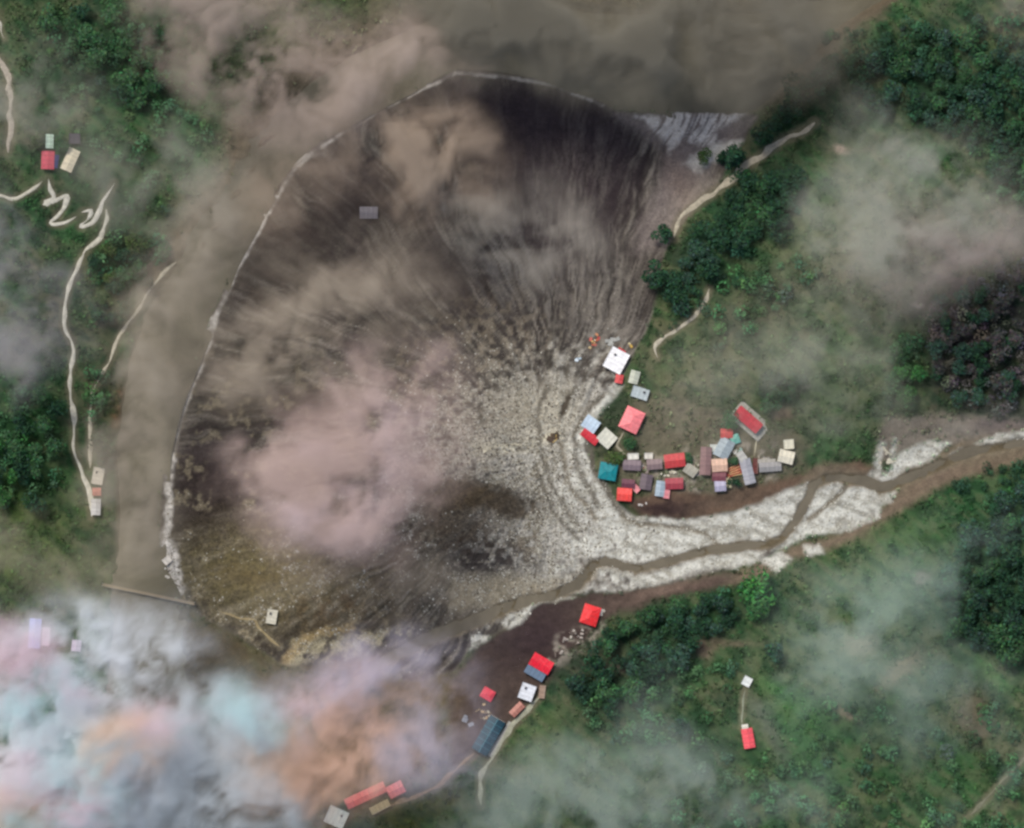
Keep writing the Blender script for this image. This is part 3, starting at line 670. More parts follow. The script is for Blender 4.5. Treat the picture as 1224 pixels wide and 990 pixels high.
def house(name, label, u, v, L, W, rot, kind, colr, h=3.2, cat='house', group=None, sink=.15, annex=(), pitch=.32):
    L *= M_PX; W *= M_PX
    o = empty(name, u, v, rot, sink=sink); tag(o, label, cat, group)
    mb = MB(); z0 = -1.6
    zt = h - .02
    mb.box((0, 0, (z0 + zt) / 2), (L, W, zt - z0))
    if kind == 'gable':       # gable triangles
        for s in (-1, 1):
            mb.poly([(s * (L / 2 - .01), -W / 2, zt), (s * (L / 2 - .01), W / 2, zt), (s * (L / 2 - .01), 0, zt + W / 2 * pitch - .1)][::s])
    mb.build('wall', wall_mat, o)
    roof_on(o, L, W, h, kind, colr, pitch=pitch)
    d = MB().box((L * .12, -W / 2 - .03, 1.0), (.95, .08, 2.0)).build('door', wood_mat, o)
    MB().box((L * .12 + .32, -W / 2 - .1, 1.0), (.05, .06, .16)).build('handle', glass_mat, d)
    for x, s in ((-L * .28, -1), (L * .33, -1), (-L * .2, 1), (L * .25, 1)):
        wd = MB().box((x, s * (W / 2 + .02), 1.6), (1.0, .06, 1.1)).build('window', wood_mat, o)
        MB().box((x, s * (W / 2 + .05), 1.6), (.84, .05, .94)).build('pane', glass_mat, wd)
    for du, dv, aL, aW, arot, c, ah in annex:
        # a lower wing of the house; the navy one stands for shadow
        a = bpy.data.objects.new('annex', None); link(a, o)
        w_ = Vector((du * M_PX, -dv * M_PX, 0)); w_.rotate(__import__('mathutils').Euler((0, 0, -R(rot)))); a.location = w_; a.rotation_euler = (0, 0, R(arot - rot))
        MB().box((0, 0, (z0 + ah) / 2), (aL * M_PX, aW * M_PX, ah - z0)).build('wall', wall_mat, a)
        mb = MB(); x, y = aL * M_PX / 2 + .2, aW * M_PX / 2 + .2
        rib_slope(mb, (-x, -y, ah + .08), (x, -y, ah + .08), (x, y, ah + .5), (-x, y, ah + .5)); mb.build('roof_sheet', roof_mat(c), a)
    return o

HS = [
 ('house', 'large brilliant white flat roofed house at the edge of the grey mud', 736.5, 431, 25, 22, 62, 'flat', (252, 252, 252), 4.5, [(6, -11, 9, 5, -35, (205, 60, 60), 3.0)]),
 ('hut', 'tiny red roofed hut directly below the large white roof', 740, 453, 9, 8, 80, 'gable', (225, 85, 85), 2.6, []),
 ('shed', 'pale cream shed on grass between the large white roof and the pale blue shed', 758, 451, 14, 10, 75, 'gable', (200, 204, 186), 2.8, []),
 ('shed', 'pale bluish shed on grass above the salmon pink hipped roof', 765, 470, 19, 12, -18, 'flat', (182, 194, 196), 2.8, []),
 ('house', 'salmon pink hipped roof house standing alone on the grass', 755, 502, 26, 22, 65, 'hip', (255, 136, 140), 5.0, [(-6, 8, 16, 6, -25, (250, 140, 142), 3.2)]),
 ('house', 'pale sky blue roofed house on the brink of the washed out gully', 706, 507, 17, 15, -35, 'gable', (200, 220, 236), 3.6, []),
 ('house', 'narrow crimson roofed house at the gully, touching the pale blue one', 705, 522, 21, 9, -37, 'gable', (212, 44, 58), 3.2, []),
 ('house', 'off-white gabled house between the crimson roof and the salmon roof', 725, 524, 18, 17, -42, 'gable', (222, 222, 206), 3.6, []),
 ('house', 'square bright teal roofed house beside the gravel', 726.5, 563.5, 20, 19, -10, 'hip', (8, 138, 146), 4.2, []),
 ('house', 'orange red square roof at the corner above the gravel bank', 746, 591, 16, 14, -4, 'gable', (246, 78, 70), 3.6, []),
 ('house', 'dark maroon roof right behind the orange red square roof', 750.5, 578, 14, 9, -5, 'gable', (112, 62, 78), 3.4, []),
 ('lean_to', 'little pink tin lean-to just right of the orange red roof', 760, 584, 8, 6, -45, 'shed', (240, 150, 155), 2.4, []),
 ('house', 'long mauve grey roof at the western end of the village row', 755, 556, 20, 11, -3, 'gable', (134, 118, 124), 3.6, []),
 ('shed', 'small white flat roof on the path above the western mauve roof', 756.5, 545.5, 12, 6, 2, 'flat', (228, 226, 214), 2.6, []),
 ('shed', 'small white flat roof above the eastern mauve roof of the row', 775, 545, 9, 6, 0, 'flat', (218, 214, 202), 2.6, []),
 ('house', 'faded mauve roof in the row next to the bright red one', 782, 555, 17, 11, 4, 'gable', (142, 122, 122), 3.6, []),
 ('house', 'bright red roof at the end of the mauve row', 806, 550.5, 23, 15, 7, 'gable', (206, 66, 68), 3.8, []),
 ('house', 'dull grey purple house south of the mauve row', 772, 576, 17, 13, 80, 'gable', (110, 97, 103), 3.4, []),
 ('house', 'dark pink roofed house below the bright red roof of the row', 805.5, 578, 20, 12, 2, 'gable', (172, 66, 78), 3.4, []),
 ('house', 'narrow light blue roof left of the dark pink roof', 789, 584, 17, 10, 82, 'gable', (166, 184, 196), 3.2, []),
 ('lean_to', 'narrow pale pink lean-to hugging the light blue roof', 796.5, 590.5, 9, 6, 82, 'shed', (228, 140, 146), 2.5, []),
 ('house', 'long red ridge roof in a pale yard beneath the dark trees', 893.5, 501.5, 34, 13, -41, 'gable', (204, 62, 74), 4.2, []),
 ('house', 'small red roof above the grey blue one in the eastern cluster', 868, 518, 13, 10, 0, 'gable', (216, 78, 74), 3.2, []),
 ('shed', 'small turquoise roof beside the small red one', 878, 525, 10, 10, 20, 'hip', (116, 192, 176), 2.8, []),
 ('house', 'grey blue roofed house in the middle of the eastern cluster', 865, 536, 22, 17, 62, 'gable', (170, 184, 190), 3.8, []),
 ('hut', 'tiny white hut against the grey blue house', 852.5, 535.5, 7, 7, 0, 'flat', (222, 228, 220), 2.5, []),
 ('house', 'tall narrow dusty pink roof at the western side of the eastern cluster', 843, 551, 32, 12, 87, 'gable', (146, 114, 112), 3.6, []),
 ('house', 'peach coloured roof below the grey blue house', 859.5, 556, 17, 14, 4, 'gable', (232, 192, 166), 3.8, []),
 ('house', 'maroon roof between the peach and the lavender roofs', 859, 569.5, 15, 10, -2, 'gable', (132, 76, 84), 3.4, []),
 ('house', 'lavender roof at the southern tip of the eastern cluster', 860.5, 581, 12, 11, 4, 'gable', (186, 182, 204), 3.2, []),
 ('lean_to', 'pale yellow lean-to right of the maroon roof', 870.5, 577, 10, 7, 82, 'shed', (216, 206, 166), 2.5, []),
 ('house', 'long light grey roof standing upright beside the collapsed striped roof', 893, 563.5, 29, 12, -76, 'gable', (178, 178, 184), 3.6, []),
 ('lean_to', 'small whitish lean-to at the upper end of the long light grey roof', 886, 545.5, 11, 8, -55, 'shed', (202, 200, 192), 2.5, []),
 ('shed', 'thin rust brown shed at the foot of the footpath', 902.5, 557, 17, 5, 88, 'shed', (116, 56, 50), 2.6, []),
 ('house', 'low grey roofed row house left of the two cream roofs', 920, 558, 25, 10, 4, 'gable', (166, 164, 162), 3.0, [(-4, -7, 20, 4, 2, (196, 190, 176), 2.4)]),
 ('shed', 'small cream flat roof at the eastern end of the village', 942, 531, 11, 10, 4, 'flat', (236, 230, 204), 3.0, []),
 ('house', 'larger cream gabled house at the eastern end of the village', 939, 546, 17, 14, -14, 'gable', (242, 234, 210), 3.6, []),
 ('house', 'pale shabby roof between the row and the eastern cluster', 825, 562, 14, 11, -35, 'gable', (178, 174, 158), 3.0, []),
 ('house', 'scarlet hipped roof alone on the dark mud by the forest edge', 705.5, 735, 22, 19, 72, 'hip', (244, 42, 46), 4.4, []),
 ('house', 'crimson gabled house with a slate blue lean-to on the dark mud', 647, 793, 25, 15, -30, 'gable', (238, 20, 52), 4.6, [(-7.5, 11.5, 24, 10, -30, (104, 126, 150), 3.0)]),
 ('house', 'white flat roofed house at the head of the lower road', 630, 827, 18, 16, 70, 'flat', (226, 230, 236), 4.2, []),
 ('shed', 'narrow tan shed at the forest edge beside the white house', 648, 827, 14, 6, 84, 'shed', (168, 142, 122), 2.6, []),
 ('house', 'small rosy hipped roof alone in the mud left of the road', 583, 830, 14, 12, -30, 'hip', (222, 56, 74), 3.2, []),
 ('house', 'weathered pinkish roof by the road below the white house', 618, 848, 17, 8, 45, 'gable', (190, 128, 112), 3.0, []),
 ('house', 'long pink roof under thin cloud at the bottom edge', 437, 951, 50, 12, 25, 'gable', (244, 112, 104), 4.0, []),
 ('house', 'shorter pink roof at the end of the long pink one', 473, 944, 19, 14, 27, 'gable', (240, 118, 114), 3.8, []),
 ('lean_to', 'straw coloured lean-to in front of the long pink roof', 454, 965, 23, 8, 27, 'shed', (196, 176, 126), 2.5, []),
 ('house', 'off-white flat roof at the bottom edge beside the long pink roof', 402, 977, 23, 20, -24, 'flat', (226, 230, 212), 4.4, []),
 ('house', 'pink red roof with its blue shadow built as a wing above the zigzag path', 59, 192.5, 20, 14, 88, 'gable', (218, 80, 98), 3.8, [(9.5, 1.5, 15, 5, 82, (40, 46, 110), 2.8)]),  # navy annex is added to stand for the blue shadow beside the roof
 ('shed', 'narrow mint white shed above the pink red roof', 61, 170, 15, 8, 88, 'gable', (196, 220, 198), 2.8, []),
 ('house', 'cream house beside the pink red roof above the zigzag path', 85.5, 192, 26, 13, 66, 'gable', (236, 224, 192), 3.6, []),
 ('shed', 'charcoal flat roof above the cream house', 90.5, 166.5, 12, 11, 0, 'flat', (66, 60, 70), 3.0, []),
 ('house', 'lone coral red house with white porch on the green slope', 892.5, 880, 22, 12, -80, 'gable', (248, 84, 96), 3.4, [(-3.5, -12, 8, 7, -80, (226, 222, 208), 2.6)]),
 ('hut', 'small white hut on the green slope above the lone coral house', 891.5, 813, 10, 9, 62, 'flat', (228, 232, 228), 2.6, []),
 ('house', 'lavender roof half under cloud at the left edge', 42, 757, 34, 13, 86, 'gable', (160, 172, 230), 4.0, []),
 ('lean_to', 'pale pinkish lean-to beside the lavender roof', 55, 761, 20, 8, 86, 'shed', (206, 184, 196), 2.8, []),
 ('shed', 'small lilac shed lost in cloud near the lavender roof', 91, 772, 12, 10, 84, 'gable', (196, 180, 198), 2.8, []),
 ('hut', 'small white hut stranded on the stony brown lower fan', 324.5, 737.5, 16, 11, 80, 'flat', (206, 202, 184), 3.0, []),
 ('house', 'lone lilac grey house stranded on the dark upper fan', 440.5, 254, 20, 13, 0, 'gable', (136, 131, 136), 3.0, []),
 ('house', 'cream roadside house where the two roads meet by the river', 117, 569, 19, 12, 80, 'flat', (216, 208, 188), 3.2, []),
 ('hut', 'little salmon roofed hut on the river road', 115.5, 588, 9, 8, 0, 'gable', (204, 126, 106), 2.8, []),
 ('house', 'narrow white roofed house at the end of the river road', 114.5, 606, 18, 10, 88, 'gable', (204, 202, 196), 3.0, []),
 ('hut', 'white hut on the silt tongue beside the river', 199, 670, 9, 7, 40, 'flat', (228, 222, 210), 2.6, []),
]
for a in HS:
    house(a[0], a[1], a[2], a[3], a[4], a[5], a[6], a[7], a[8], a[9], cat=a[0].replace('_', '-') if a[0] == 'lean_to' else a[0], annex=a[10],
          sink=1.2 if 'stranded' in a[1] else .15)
# pale yard around the long red roof
tag(MB().box((0, 0, 0), (23, 12.5, .5), 0).build('paved_yard', pave_mat), kind='structure')
yard = bpy.data.objects['paved_yard']; yard.location = (float(X(896)), float(Y(503.5)), max(hgt(896, 503), hgt(886, 494), hgt(906, 512), hgt(900, 494), hgt(890, 512)) + .05 - .25); yard.rotation_euler = (0, 0, R(-41))

# long dark teal hall built of six bays
def hall():
    u, v = 584, 879; L, W, h = 23.0, 9.4, 4.2
    o = empty('hall', u, v, 60); tag(o, 'long dark teal ribbed hall beside the lower road', 'hall')
    MB().box((0, 0, h / 2 - 1), (L, W, h + 1.9)).build('wall', wall_mat, o)
    ma = roof_mat((8, 66, 82)); mbb = roof_mat((64, 128, 142))
    n = 6
    for i in range(n):
        x0 = -L / 2 + i * L / n + .12; x1 = x0 + L / n - .24
        for s in (-1, 1):
            mb = MB(); y = W / 2 + .4
            q = [(x0, -y, h - .1), (x1, -y, h - .1), (x1, -.03, h + 1.5), (x0, -.03, h + 1.5)] if s < 0 else [(x1, y, h - .1), (x0, y, h - .1), (x0, .03, h + 1.5), (x1, .03, h + 1.5)]
            rib_slope(mb, *q, pitch=1.6); mb.build('roof_panel', ma, o)
        mb = MB()
        for s in (-1, 1): mb.tube((x1 + .12, s * (W / 2 + .4), h + .05), (x1 + .12, 0, h + 1.65), .2, .2, 4)
        if i < n - 1: mb.build('roof_rib', mbb, o)
    MB().box((0, 0, h + 1.62), (L + .2, .5, .2)).build('ridge_cap', mbb, o)
    MB().box((L * .3, -W / 2 - .04, 1.3), (2.4, .1, 2.6)).build('door', wood_mat, o)
    for k in range(4): MB().box((-L * .42 + k * L * .17, -W / 2 - .03, 1.9), (1.5, .08, 1.1)).build('window', glass_mat, o)
    tag(MB().box((0, 0, 0), (24, 3.0, .4)).build('paved_apron', pave_mat), kind='structure')
    a = bpy.data.objects['paved_apron']; a.location = (float(X(598)), float(Y(884)), hgt(598, 884) + .15); a.rotation_euler = (0, 0, R(58))
hall()

# collapsed roofs and wreckage: one heap is one thing, each sheet, beam or stripe a part of it
def heap(name, label, cat, u, v, ru, rv, rot, pieces, seed, tilt=.35, zs=.5):
    rr = random.Random(seed)
    o = empty(name, u, v, rot); tag(o, label, cat)
    for k, (nm, L, W, c) in enumerate(pieces):
        a = rr.random() * 6.283; d = math.sqrt(rr.random())
        p = MB().box((0, 0, 0), (L, W, .12)).build(nm, roof_mat(c), o)
        p.location = (d * ru * math.cos(a) * M_PX, d * rv * math.sin(a) * M_PX, zs + rr.random() * .7)
        p.rotation_euler = (rr.uniform(-tilt, tilt), rr.uniform(-tilt, tilt), rr.random() * 3.14)
    return o
heap('wreckage', 'scatter of red and orange sheet wreckage on the mud above the white roof', 'wreckage', 709, 408, 10, 5, 58,
     [('sheet', 2.2, 1.6, (224, 110, 96)), ('sheet', 2.0, 1.2, (226, 150, 100)), ('sheet', 1.8, 1.2, (214, 120, 84)), ('sheet', 1.6, 1.1, (230, 204, 150)), ('sheet', 1.4, 1.0, (230, 190, 120)), ('sheet', 1.6, 1.2, (196, 96, 84)), ('sheet', 1.2, .8, (236, 226, 200)), ('sheet', 1.5, .9, (208, 100, 70)), ('beam', 3.2, .3, (150, 110, 80)), ('beam', 2.6, .3, (170, 130, 90)), ('sheet', 1.3, 1., (226, 170, 110)), ('sheet', 2.4, 1.6, (216, 84, 78))], 3)
heap('wreckage', 'pair of pale blue sheets lying on mud left of the white roof', 'wreckage', 691, 429, 3, 3, 0, [('sheet', 2.2, 1.5, (214, 228, 236)), ('sheet', 1.8, 1.2, (200, 220, 230)), ('sheet', 1.2, 1.0, (190, 206, 220))], 5)
heap('wreckage', 'small yellow tarpaulin bundle at the grass edge near the white roof', 'wreckage', 754, 411.5, 2, 3, 0, [('tarpaulin', 2.0, 1.4, (244, 200, 92)), ('tarpaulin', 1.4, 1.0, (240, 224, 170)), ('tarpaulin', 1.5, .9, (196, 150, 60))], 6)
heap('wreckage', 'grey white slabs piled on the mud above the white roof', 'wreckage', 733, 408, 8, 5, 15, [('slab', 3, 2, (168, 170, 164))] * 4 + [('slab', 2.2, 1.6, (190, 190, 182))] * 3, 7, .15)
heap('ruined_house', 'dark brown timber ruin with yellow beams in the pale silt', 'ruin', 663, 523, 6, 6, 20, [('beam', 4.6, .5, (98, 76, 48)), ('beam', 4.2, .5, (196, 166, 90)), ('beam', 3.6, .45, (210, 180, 104)), ('sheet', 4.2, 3.2, (78, 62, 46)), ('sheet', 3.6, 3.0, (70, 58, 42)), ('sheet', 3.8, 2.6, (92, 76, 54)), ('beam', 4.0, .4, (84, 64, 40)), ('sheet', 3.4, 2.2, (86, 70, 52))], 9)
heap('wreckage', 'white broken slabs right beside the scarlet hipped roof', 'wreckage', 720.5, 733, 3, 5, 30, [('slab', 2.4, 1.8, (226, 222, 212))] * 3 + [('slab', 1.6, 1.4, (190, 180, 168))] * 2, 12, .3)
heap('wreckage', 'pale grey slabs scattered between the two red houses on dark mud', 'wreckage', 680, 768, 22, 9, 42, [('slab', 2.0, 1.2, (176, 166, 156)), ('slab', 1.6, 1.1, (196, 188, 176)), ('slab', 1.4, 1.0, (160, 150, 140)), ('beam', 2.8, .35, (150, 138, 126))] * 5, 13, .3)
heap('wreckage', 'splintered beams beside the small rosy hipped roof', 'wreckage', 580, 852, 10, 14, 0, [('beam', 3.2, .4, (170, 150, 112)), ('beam', 2.6, .35, (150, 128, 96)), ('slab', 1.8, 1.2, (180, 172, 150)), ('sheet', 1.8, 1.2, (186, 160, 118))] * 3, 15, .3)
heap('wreckage', 'grey blue sheets flattened in mud left of the teal hall', 'wreckage', 560, 863, 6, 8, 40, [('sheet', 3.2, 2.2, (136, 140, 148))] * 3 + [('sheet', 2.2, 1.5, (120, 124, 134))] * 2, 16, .12)
heap('wreckage', 'jumble of grey and rust sheets between the two mauve roofs', 'wreckage', 768, 560, 6, 9, 0, [('sheet', 2.0, 1.4, (150, 136, 132)), ('sheet', 1.6, 1.2, (176, 170, 164)), ('sheet', 1.5, 1.0, (150, 92, 84)), ('beam', 2.6, .35, (190, 180, 160))] * 3, 23, .2)
heap('wreckage', 'mixed tin and timber clutter west of the peach roof', 'wreckage', 834, 560, 7, 9, 0, [('sheet', 2.0, 1.4, (190, 184, 168)), ('sheet', 1.6, 1.2, (170, 150, 140)), ('beam', 2.8, .35, (204, 190, 160)), ('sheet', 1.4, 1.0, (214, 206, 190))] * 3, 24, .2)
heap('wreckage', 'pale clutter in the yard south of the small turquoise roof', 'wreckage', 880, 540, 8, 6, 0, [('sheet', 1.8, 1.2, (206, 208, 200)), ('sheet', 1.4, 1.0, (180, 170, 160)), ('sheet', 1.3, 1.0, (150, 186, 176)), ('beam', 2.4, .3, (200, 188, 150))] * 3, 25, .2)
heap('wreckage', 'cream boards lying north of the low grey row house', 'wreckage', 912, 548, 9, 3, 5, [('board', 2.4, .7, (222, 214, 192)), ('board', 2.0, .6, (196, 188, 170)), ('sheet', 1.5, 1.0, (176, 172, 166))] * 3, 26, .15)
heap('wreckage', 'white flecks of rubble on the dark bank below the purple house', 'wreckage', 768, 603, 5, 4, 0, [('slab', 1.4, .9, (196, 190, 184))] * 4, 17, .3)
heap('wreckage', 'pale slabs strewn between the bright red and dark pink roofs', 'wreckage', 799, 566, 12, 3, 0, [('slab', 1.8, 1.3, (214, 208, 184)), ('slab', 1.5, 1.0, (196, 188, 166)), ('slab', 1.2, 1.0, (226, 222, 204))] * 3, 18, .15)
heap('wreckage', 'pale slabs strewn on the silt tongue beside the river', 'wreckage', 201, 680, 7, 12, 0, [('slab', 1.8, 1.3, (206, 200, 188)), ('slab', 1.5, 1.0, (186, 178, 166)), ('slab', 1.2, 1.0, (226, 222, 210))] * 4, 19, .2)
heap('wreckage', 'cream slabs stacked in the gravel near the upper stream bend', 'wreckage', 1056, 548, 10, 14, 20, [('slab', 2.6, 1.5, (212, 206, 184)), ('beam', 6, .9, (206, 200, 176)), ('slab', 2.0, 1.4, (196, 188, 166))] * 3, 20, .15)
def striped_ruin():
    o = empty('collapsed_house', 877, 563, 20); tag(o, 'collapsed house showing red and yellow striped rafters', 'ruin')
    for k in range(9):
        p = MB().box((0, 0, 0), (8.6 - (k % 3) * .9, .42, .2)).build('rafter', roof_mat((200, 66, 60) if k % 2 else (236, 206, 140)), o)
        p.location = (.3 * ((k * 5) % 3 - 1), -2.7 + k * .66, 1.9 + .25 * math.sin(k * 2.1)); p.rotation_euler = (.1, .08 * ((k * 7) % 3 - 1), .06 * ((k * 3) % 5 - 2))
    MB().box((0, 0, .2), (10, 6, 2.6)).build('wall', roof_mat((150, 60, 54)), o)
striped_ruin()

# suspension footbridge over the river
def bridge():
    a = Vector((float(X(122)), float(Y(699)), 4.2)); b = Vector((float(X(232)), float(Y(722)), 4.0))
    o = bpy.data.objects.new('suspension_footbridge', None); link(o); o.location = (a.x, a.y, 0); tag(o, 'thin suspension footbridge crossing the brown river under the cloud edge', 'bridge')
    d = b - a; n = 44; s = Vector((-d.y, d.x, 0)).normalized() * .8; base = Vector((a.x, a.y, 0))
    pm = plain_mat('bridge_plank', S(150, 136, 112), .9, .3, 1.2); cm = plain_mat('bridge_steel', S(120, 116, 110), .5, .2, 1)
    me = MB().box((0, 0, 0), (d.length / n - .12, 1.7, .12)).mesh('plank', pm)
    for k in range(n):
        t = (k + .5) / n; p = a.lerp(b, t) - base; p.z -= 1.6 * 4 * t * (1 - t)
        q = link(bpy.data.objects.new('plank', me), o); q.location = p; q.rotation_euler = (0, 0, math.atan2(d.y, d.x))
    for sg in (-1, 1):
        mb = MB(); pr = None
        for k in range(n + 1):
            t = k / n; p = a.lerp(b, t) - base + s * sg; p.z += 6.5 - 5.6 * 4 * t * (1 - t)
            if pr: mb.tube(pr, p, .07, .07, 4)
            pr = p
        mb.build('cable', cm, o)
        for e in (a, b):
            q = e - base + s * sg
            mb = MB(); mb.tube((q.x, q.y, -3), (q.x, q.y, e.z + 6.7), .32, .22, 6); mb.build('tower_post', cm, o)
bridge()

# ------------------------------------------------------------------ trees
leaf_mat = attr_mat('foliage', .9, .22)
bark_mat = plain_mat('bark', S(84, 68, 54), .95, .3, 2.0, .1)
def leaf_mesh(name, pts, nrm, size, base, seed):
    rs = np.random.RandomState(seed); n = len(pts)
    a = np.cross(nrm, rs.randn(n, 3)); a /= np.linalg.norm(a, axis=1)[:, None] + 1e-9
    b = np.cross(nrm, a); s = (size * (.6 + .8 * rs.rand(n)))[:, None]
    q = np.stack([pts - a * s - b * s * .55, pts + a * s * .9 - b * s * .6, pts + a * s + b * s * .5, pts - a * s * .8 + b * s * .65], 1).reshape(-1, 3)
    q += rs.randn(*q.shape) * .05
    m = big_mesh(name, q, np.arange(4 * n).reshape(n, 4), leaf_mat, False)
    t = np.asarray(base)[None] * (.6 + .8 * rs.rand(n))[:, None] * (1 + .16 * rs.randn(n, 3))
    ca = m.color_attributes.new('tint', 'FLOAT_COLOR', 'POINT')
    ca.data.foreach_set('color', np.concatenate([np.repeat(np.clip(t, .003, 1), 4, 0), np.ones((4 * n, 1))], 1).astype(np.float32).ravel())
    return m
def crown_broad(seed, base, r=1.0):
    rs = np.random.RandomState(seed); P = []; N = []
    for k in range(7):
        c = np.array([rs.randn() * .42, rs.randn() * .42, 1.25 + rs.rand() * .75]) if k else np.array([0, 0, 1.7]); rr = .42 + .3 * rs.rand()
        d = rs.randn(75, 3); d /= np.linalg.norm(d, axis=1)[:, None]; d[:, 2] = np.where(d[:, 2] < -.3, -d[:, 2], d[:, 2])
        P.append(c + d * rr * (.75 + .3 * rs.rand(75, 1)) * [1, 1, .85]); nn = d + rs.randn(75, 3) * .45; N.append(nn / np.linalg.norm(nn, axis=1)[:, None])
    return leaf_mesh('crown', np.concatenate(P), np.concatenate(N), np.full(525, .085), base, seed)
def crown_conifer(seed, base):
    rs = np.random.RandomState(seed); n = 560
    t = rs.rand(n) ** .7; a = rs.rand(n) * 6.283; tier = .82 + .18 * np.cos(t * 40)
    r = (.08 + .88 * t) * tier * (.7 + .35 * rs.rand(n)) * (1 + .14 * np.cos(5 * a + seed))
    P = np.stack([r * np.cos(a), r * np.sin(a), 3.3 - 2.7 * t], -1)
    N = np.stack([np.cos(a) * .5, np.sin(a) * .5, np.ones(n) * .8], -1) + rs.randn(n, 3) * .35; N /= np.linalg.norm(N, axis=1)[:, None]
    return leaf_mesh('crown', P, N, np.full(n, .085), base, seed)
def trunk_mesh(h, conifer=False):
    mb = MB(); mb.tube((0, 0, -.4), (0, 0, h), .09, .03, 6)
    if not conifer:
        for k in range(4):
            a = k * 1.7; mb.tube((0, 0, .55 + .12 * k), (math.cos(a) * .45, math.sin(a) * .45, 1.2 + .15 * k), .04, .015, 5)
    return mb.mesh('trunk', bark_mat)
TONES = {'dark': S(46, 78, 56), 'mid': S(64, 100, 66), 'bright': S(62, 112, 60), 'dusky': S(82, 82, 78), 'olive': S(82, 104, 60), 'blue': S(56, 86, 70)}
protos = {}
def proto(shape, tone, k):
    key = (shape, tone, k)
    if key not in protos:
        sd = abs(hash((len(protos), 5))) % 9999
        protos[key] = (crown_conifer(sd, TONES[tone]) if shape == 'conifer' else crown_broad(sd, TONES[tone]), trunk_mesh(2.9 if shape == 'conifer' else 1.6, shape == 'conifer'))
    return protos[key]
n_tree = 0
def tree(name, label, u, v, rpx, shape, tone, group=None, tall=1.0):
    global n_tree
    n_tree += 1
    r = rpx * M_PX * 1.12
    cm, tm = proto(shape, tone, rnd.randrange(3))
    o = empty(name, u, v, rnd.uniform(0, 360), sink=.3); o.scale = (r, r, r * tall * rnd.uniform(.85, 1.15))
    tag(o, label, 'tree', group)
    link(bpy.data.objects.new('trunk', tm), o); link(bpy.data.objects.new('crown', cm), o)
    return o
# trees one can pick out
for lab, u, v, r, s, t, tl in (
    ('tall dark conifer on the pale silt beside the valley road', 877, 188, 15, 'conifer', 'dark', 1.1),
    ('small bush-like conifer touching the left of the tall conifer on the silt', 863, 189, 8, 'conifer', 'dark', .9),
    ('little olive tree alone on the pale silt left of the conifers', 839, 186, 9, 'broad', 'olive', .7),
    ('round dark green tree left of the valley road, above the tall conifer', 914, 165, 13, 'broad', 'dark', 1.0),
    ('pointed dark green tree rising above the valley road bend', 950, 114, 14, 'conifer', 'dark', 1.0),
    ('rounded dark tree under the pointed one at the road bend', 939, 138, 13, 'broad', 'dark', 1.0),
    ('large dark tree with its back to the brown cloud above the road', 972, 97, 14, 'broad', 'dark', 1.0),
    ('topmost dark tree of the line rising from the valley road', 990, 76, 13, 'broad', 'dark', 1.0),
    ('dark tree wedged between the round and pointed trees above the road', 927, 152, 10, 'broad', 'dark', 1.0),
    ('dark tree between the pointed tree and the large dark one', 961, 107, 12, 'broad', 'dark', 1.0),
    ('dark tree touching the right of the large dark tree above the road', 984, 90, 11, 'broad', 'dark', 1.0),
    ('big round dark tree standing on the fan border', 788, 332, 15, 'broad', 'dark', .8),
    ('small dark round tree below the end of the valley road', 793, 276, 11, 'broad', 'dark', .8),
    ('vivid green broad tree on the bank below the gravel', 905, 702, 20, 'broad', 'bright', .7),
    ('second vivid green tree just below the first on the bank', 902, 726, 14, 'broad', 'bright', .7),
    ('solitary blue grey tree with a dark crescent of shadow on the slope', 926, 776, 11, 'broad', 'blue', 1.0),
    ('dark tree between the small white and salmon roofs', 752, 529, 7, 'broad', 'mid', .7),
    ('small green tree between the bright red roof and the shabby pale roof', 822, 548, 7, 'broad', 'mid', .6),
    ('small dark tree below the striped collapsed roof', 880, 577, 6, 'broad', 'dark', .6),
    ('small green tree between grey blue and light grey roofs', 876, 551, 6, 'broad', 'mid', .6),
    ('dark tree in the hollow above the teal roof', 735, 545, 9, 'broad', 'olive', .6),
    ('dark green tree left of the long red ridge roof', 872, 503, 9, 'broad', 'mid', .7),
    ('round dark tree by the mint shed and pink red roof', 75, 176, 9, 'broad', 'mid', .8),
    ('dark bush tree left of the mint shed', 47, 168, 8, 'broad', 'olive', .8),
    ('dark round tree just above the cream roadside house', 122, 545, 10, 'broad', 'dark', .8),
    ('dark tree on the slope at the foot of the coral house track', 812, 865, 11, 'broad', 'blue', .9)):
    tree('pine_tree' if s == 'conifer' else 'broadleaf_tree', lab, u, v, r, s, t, tall=tl)
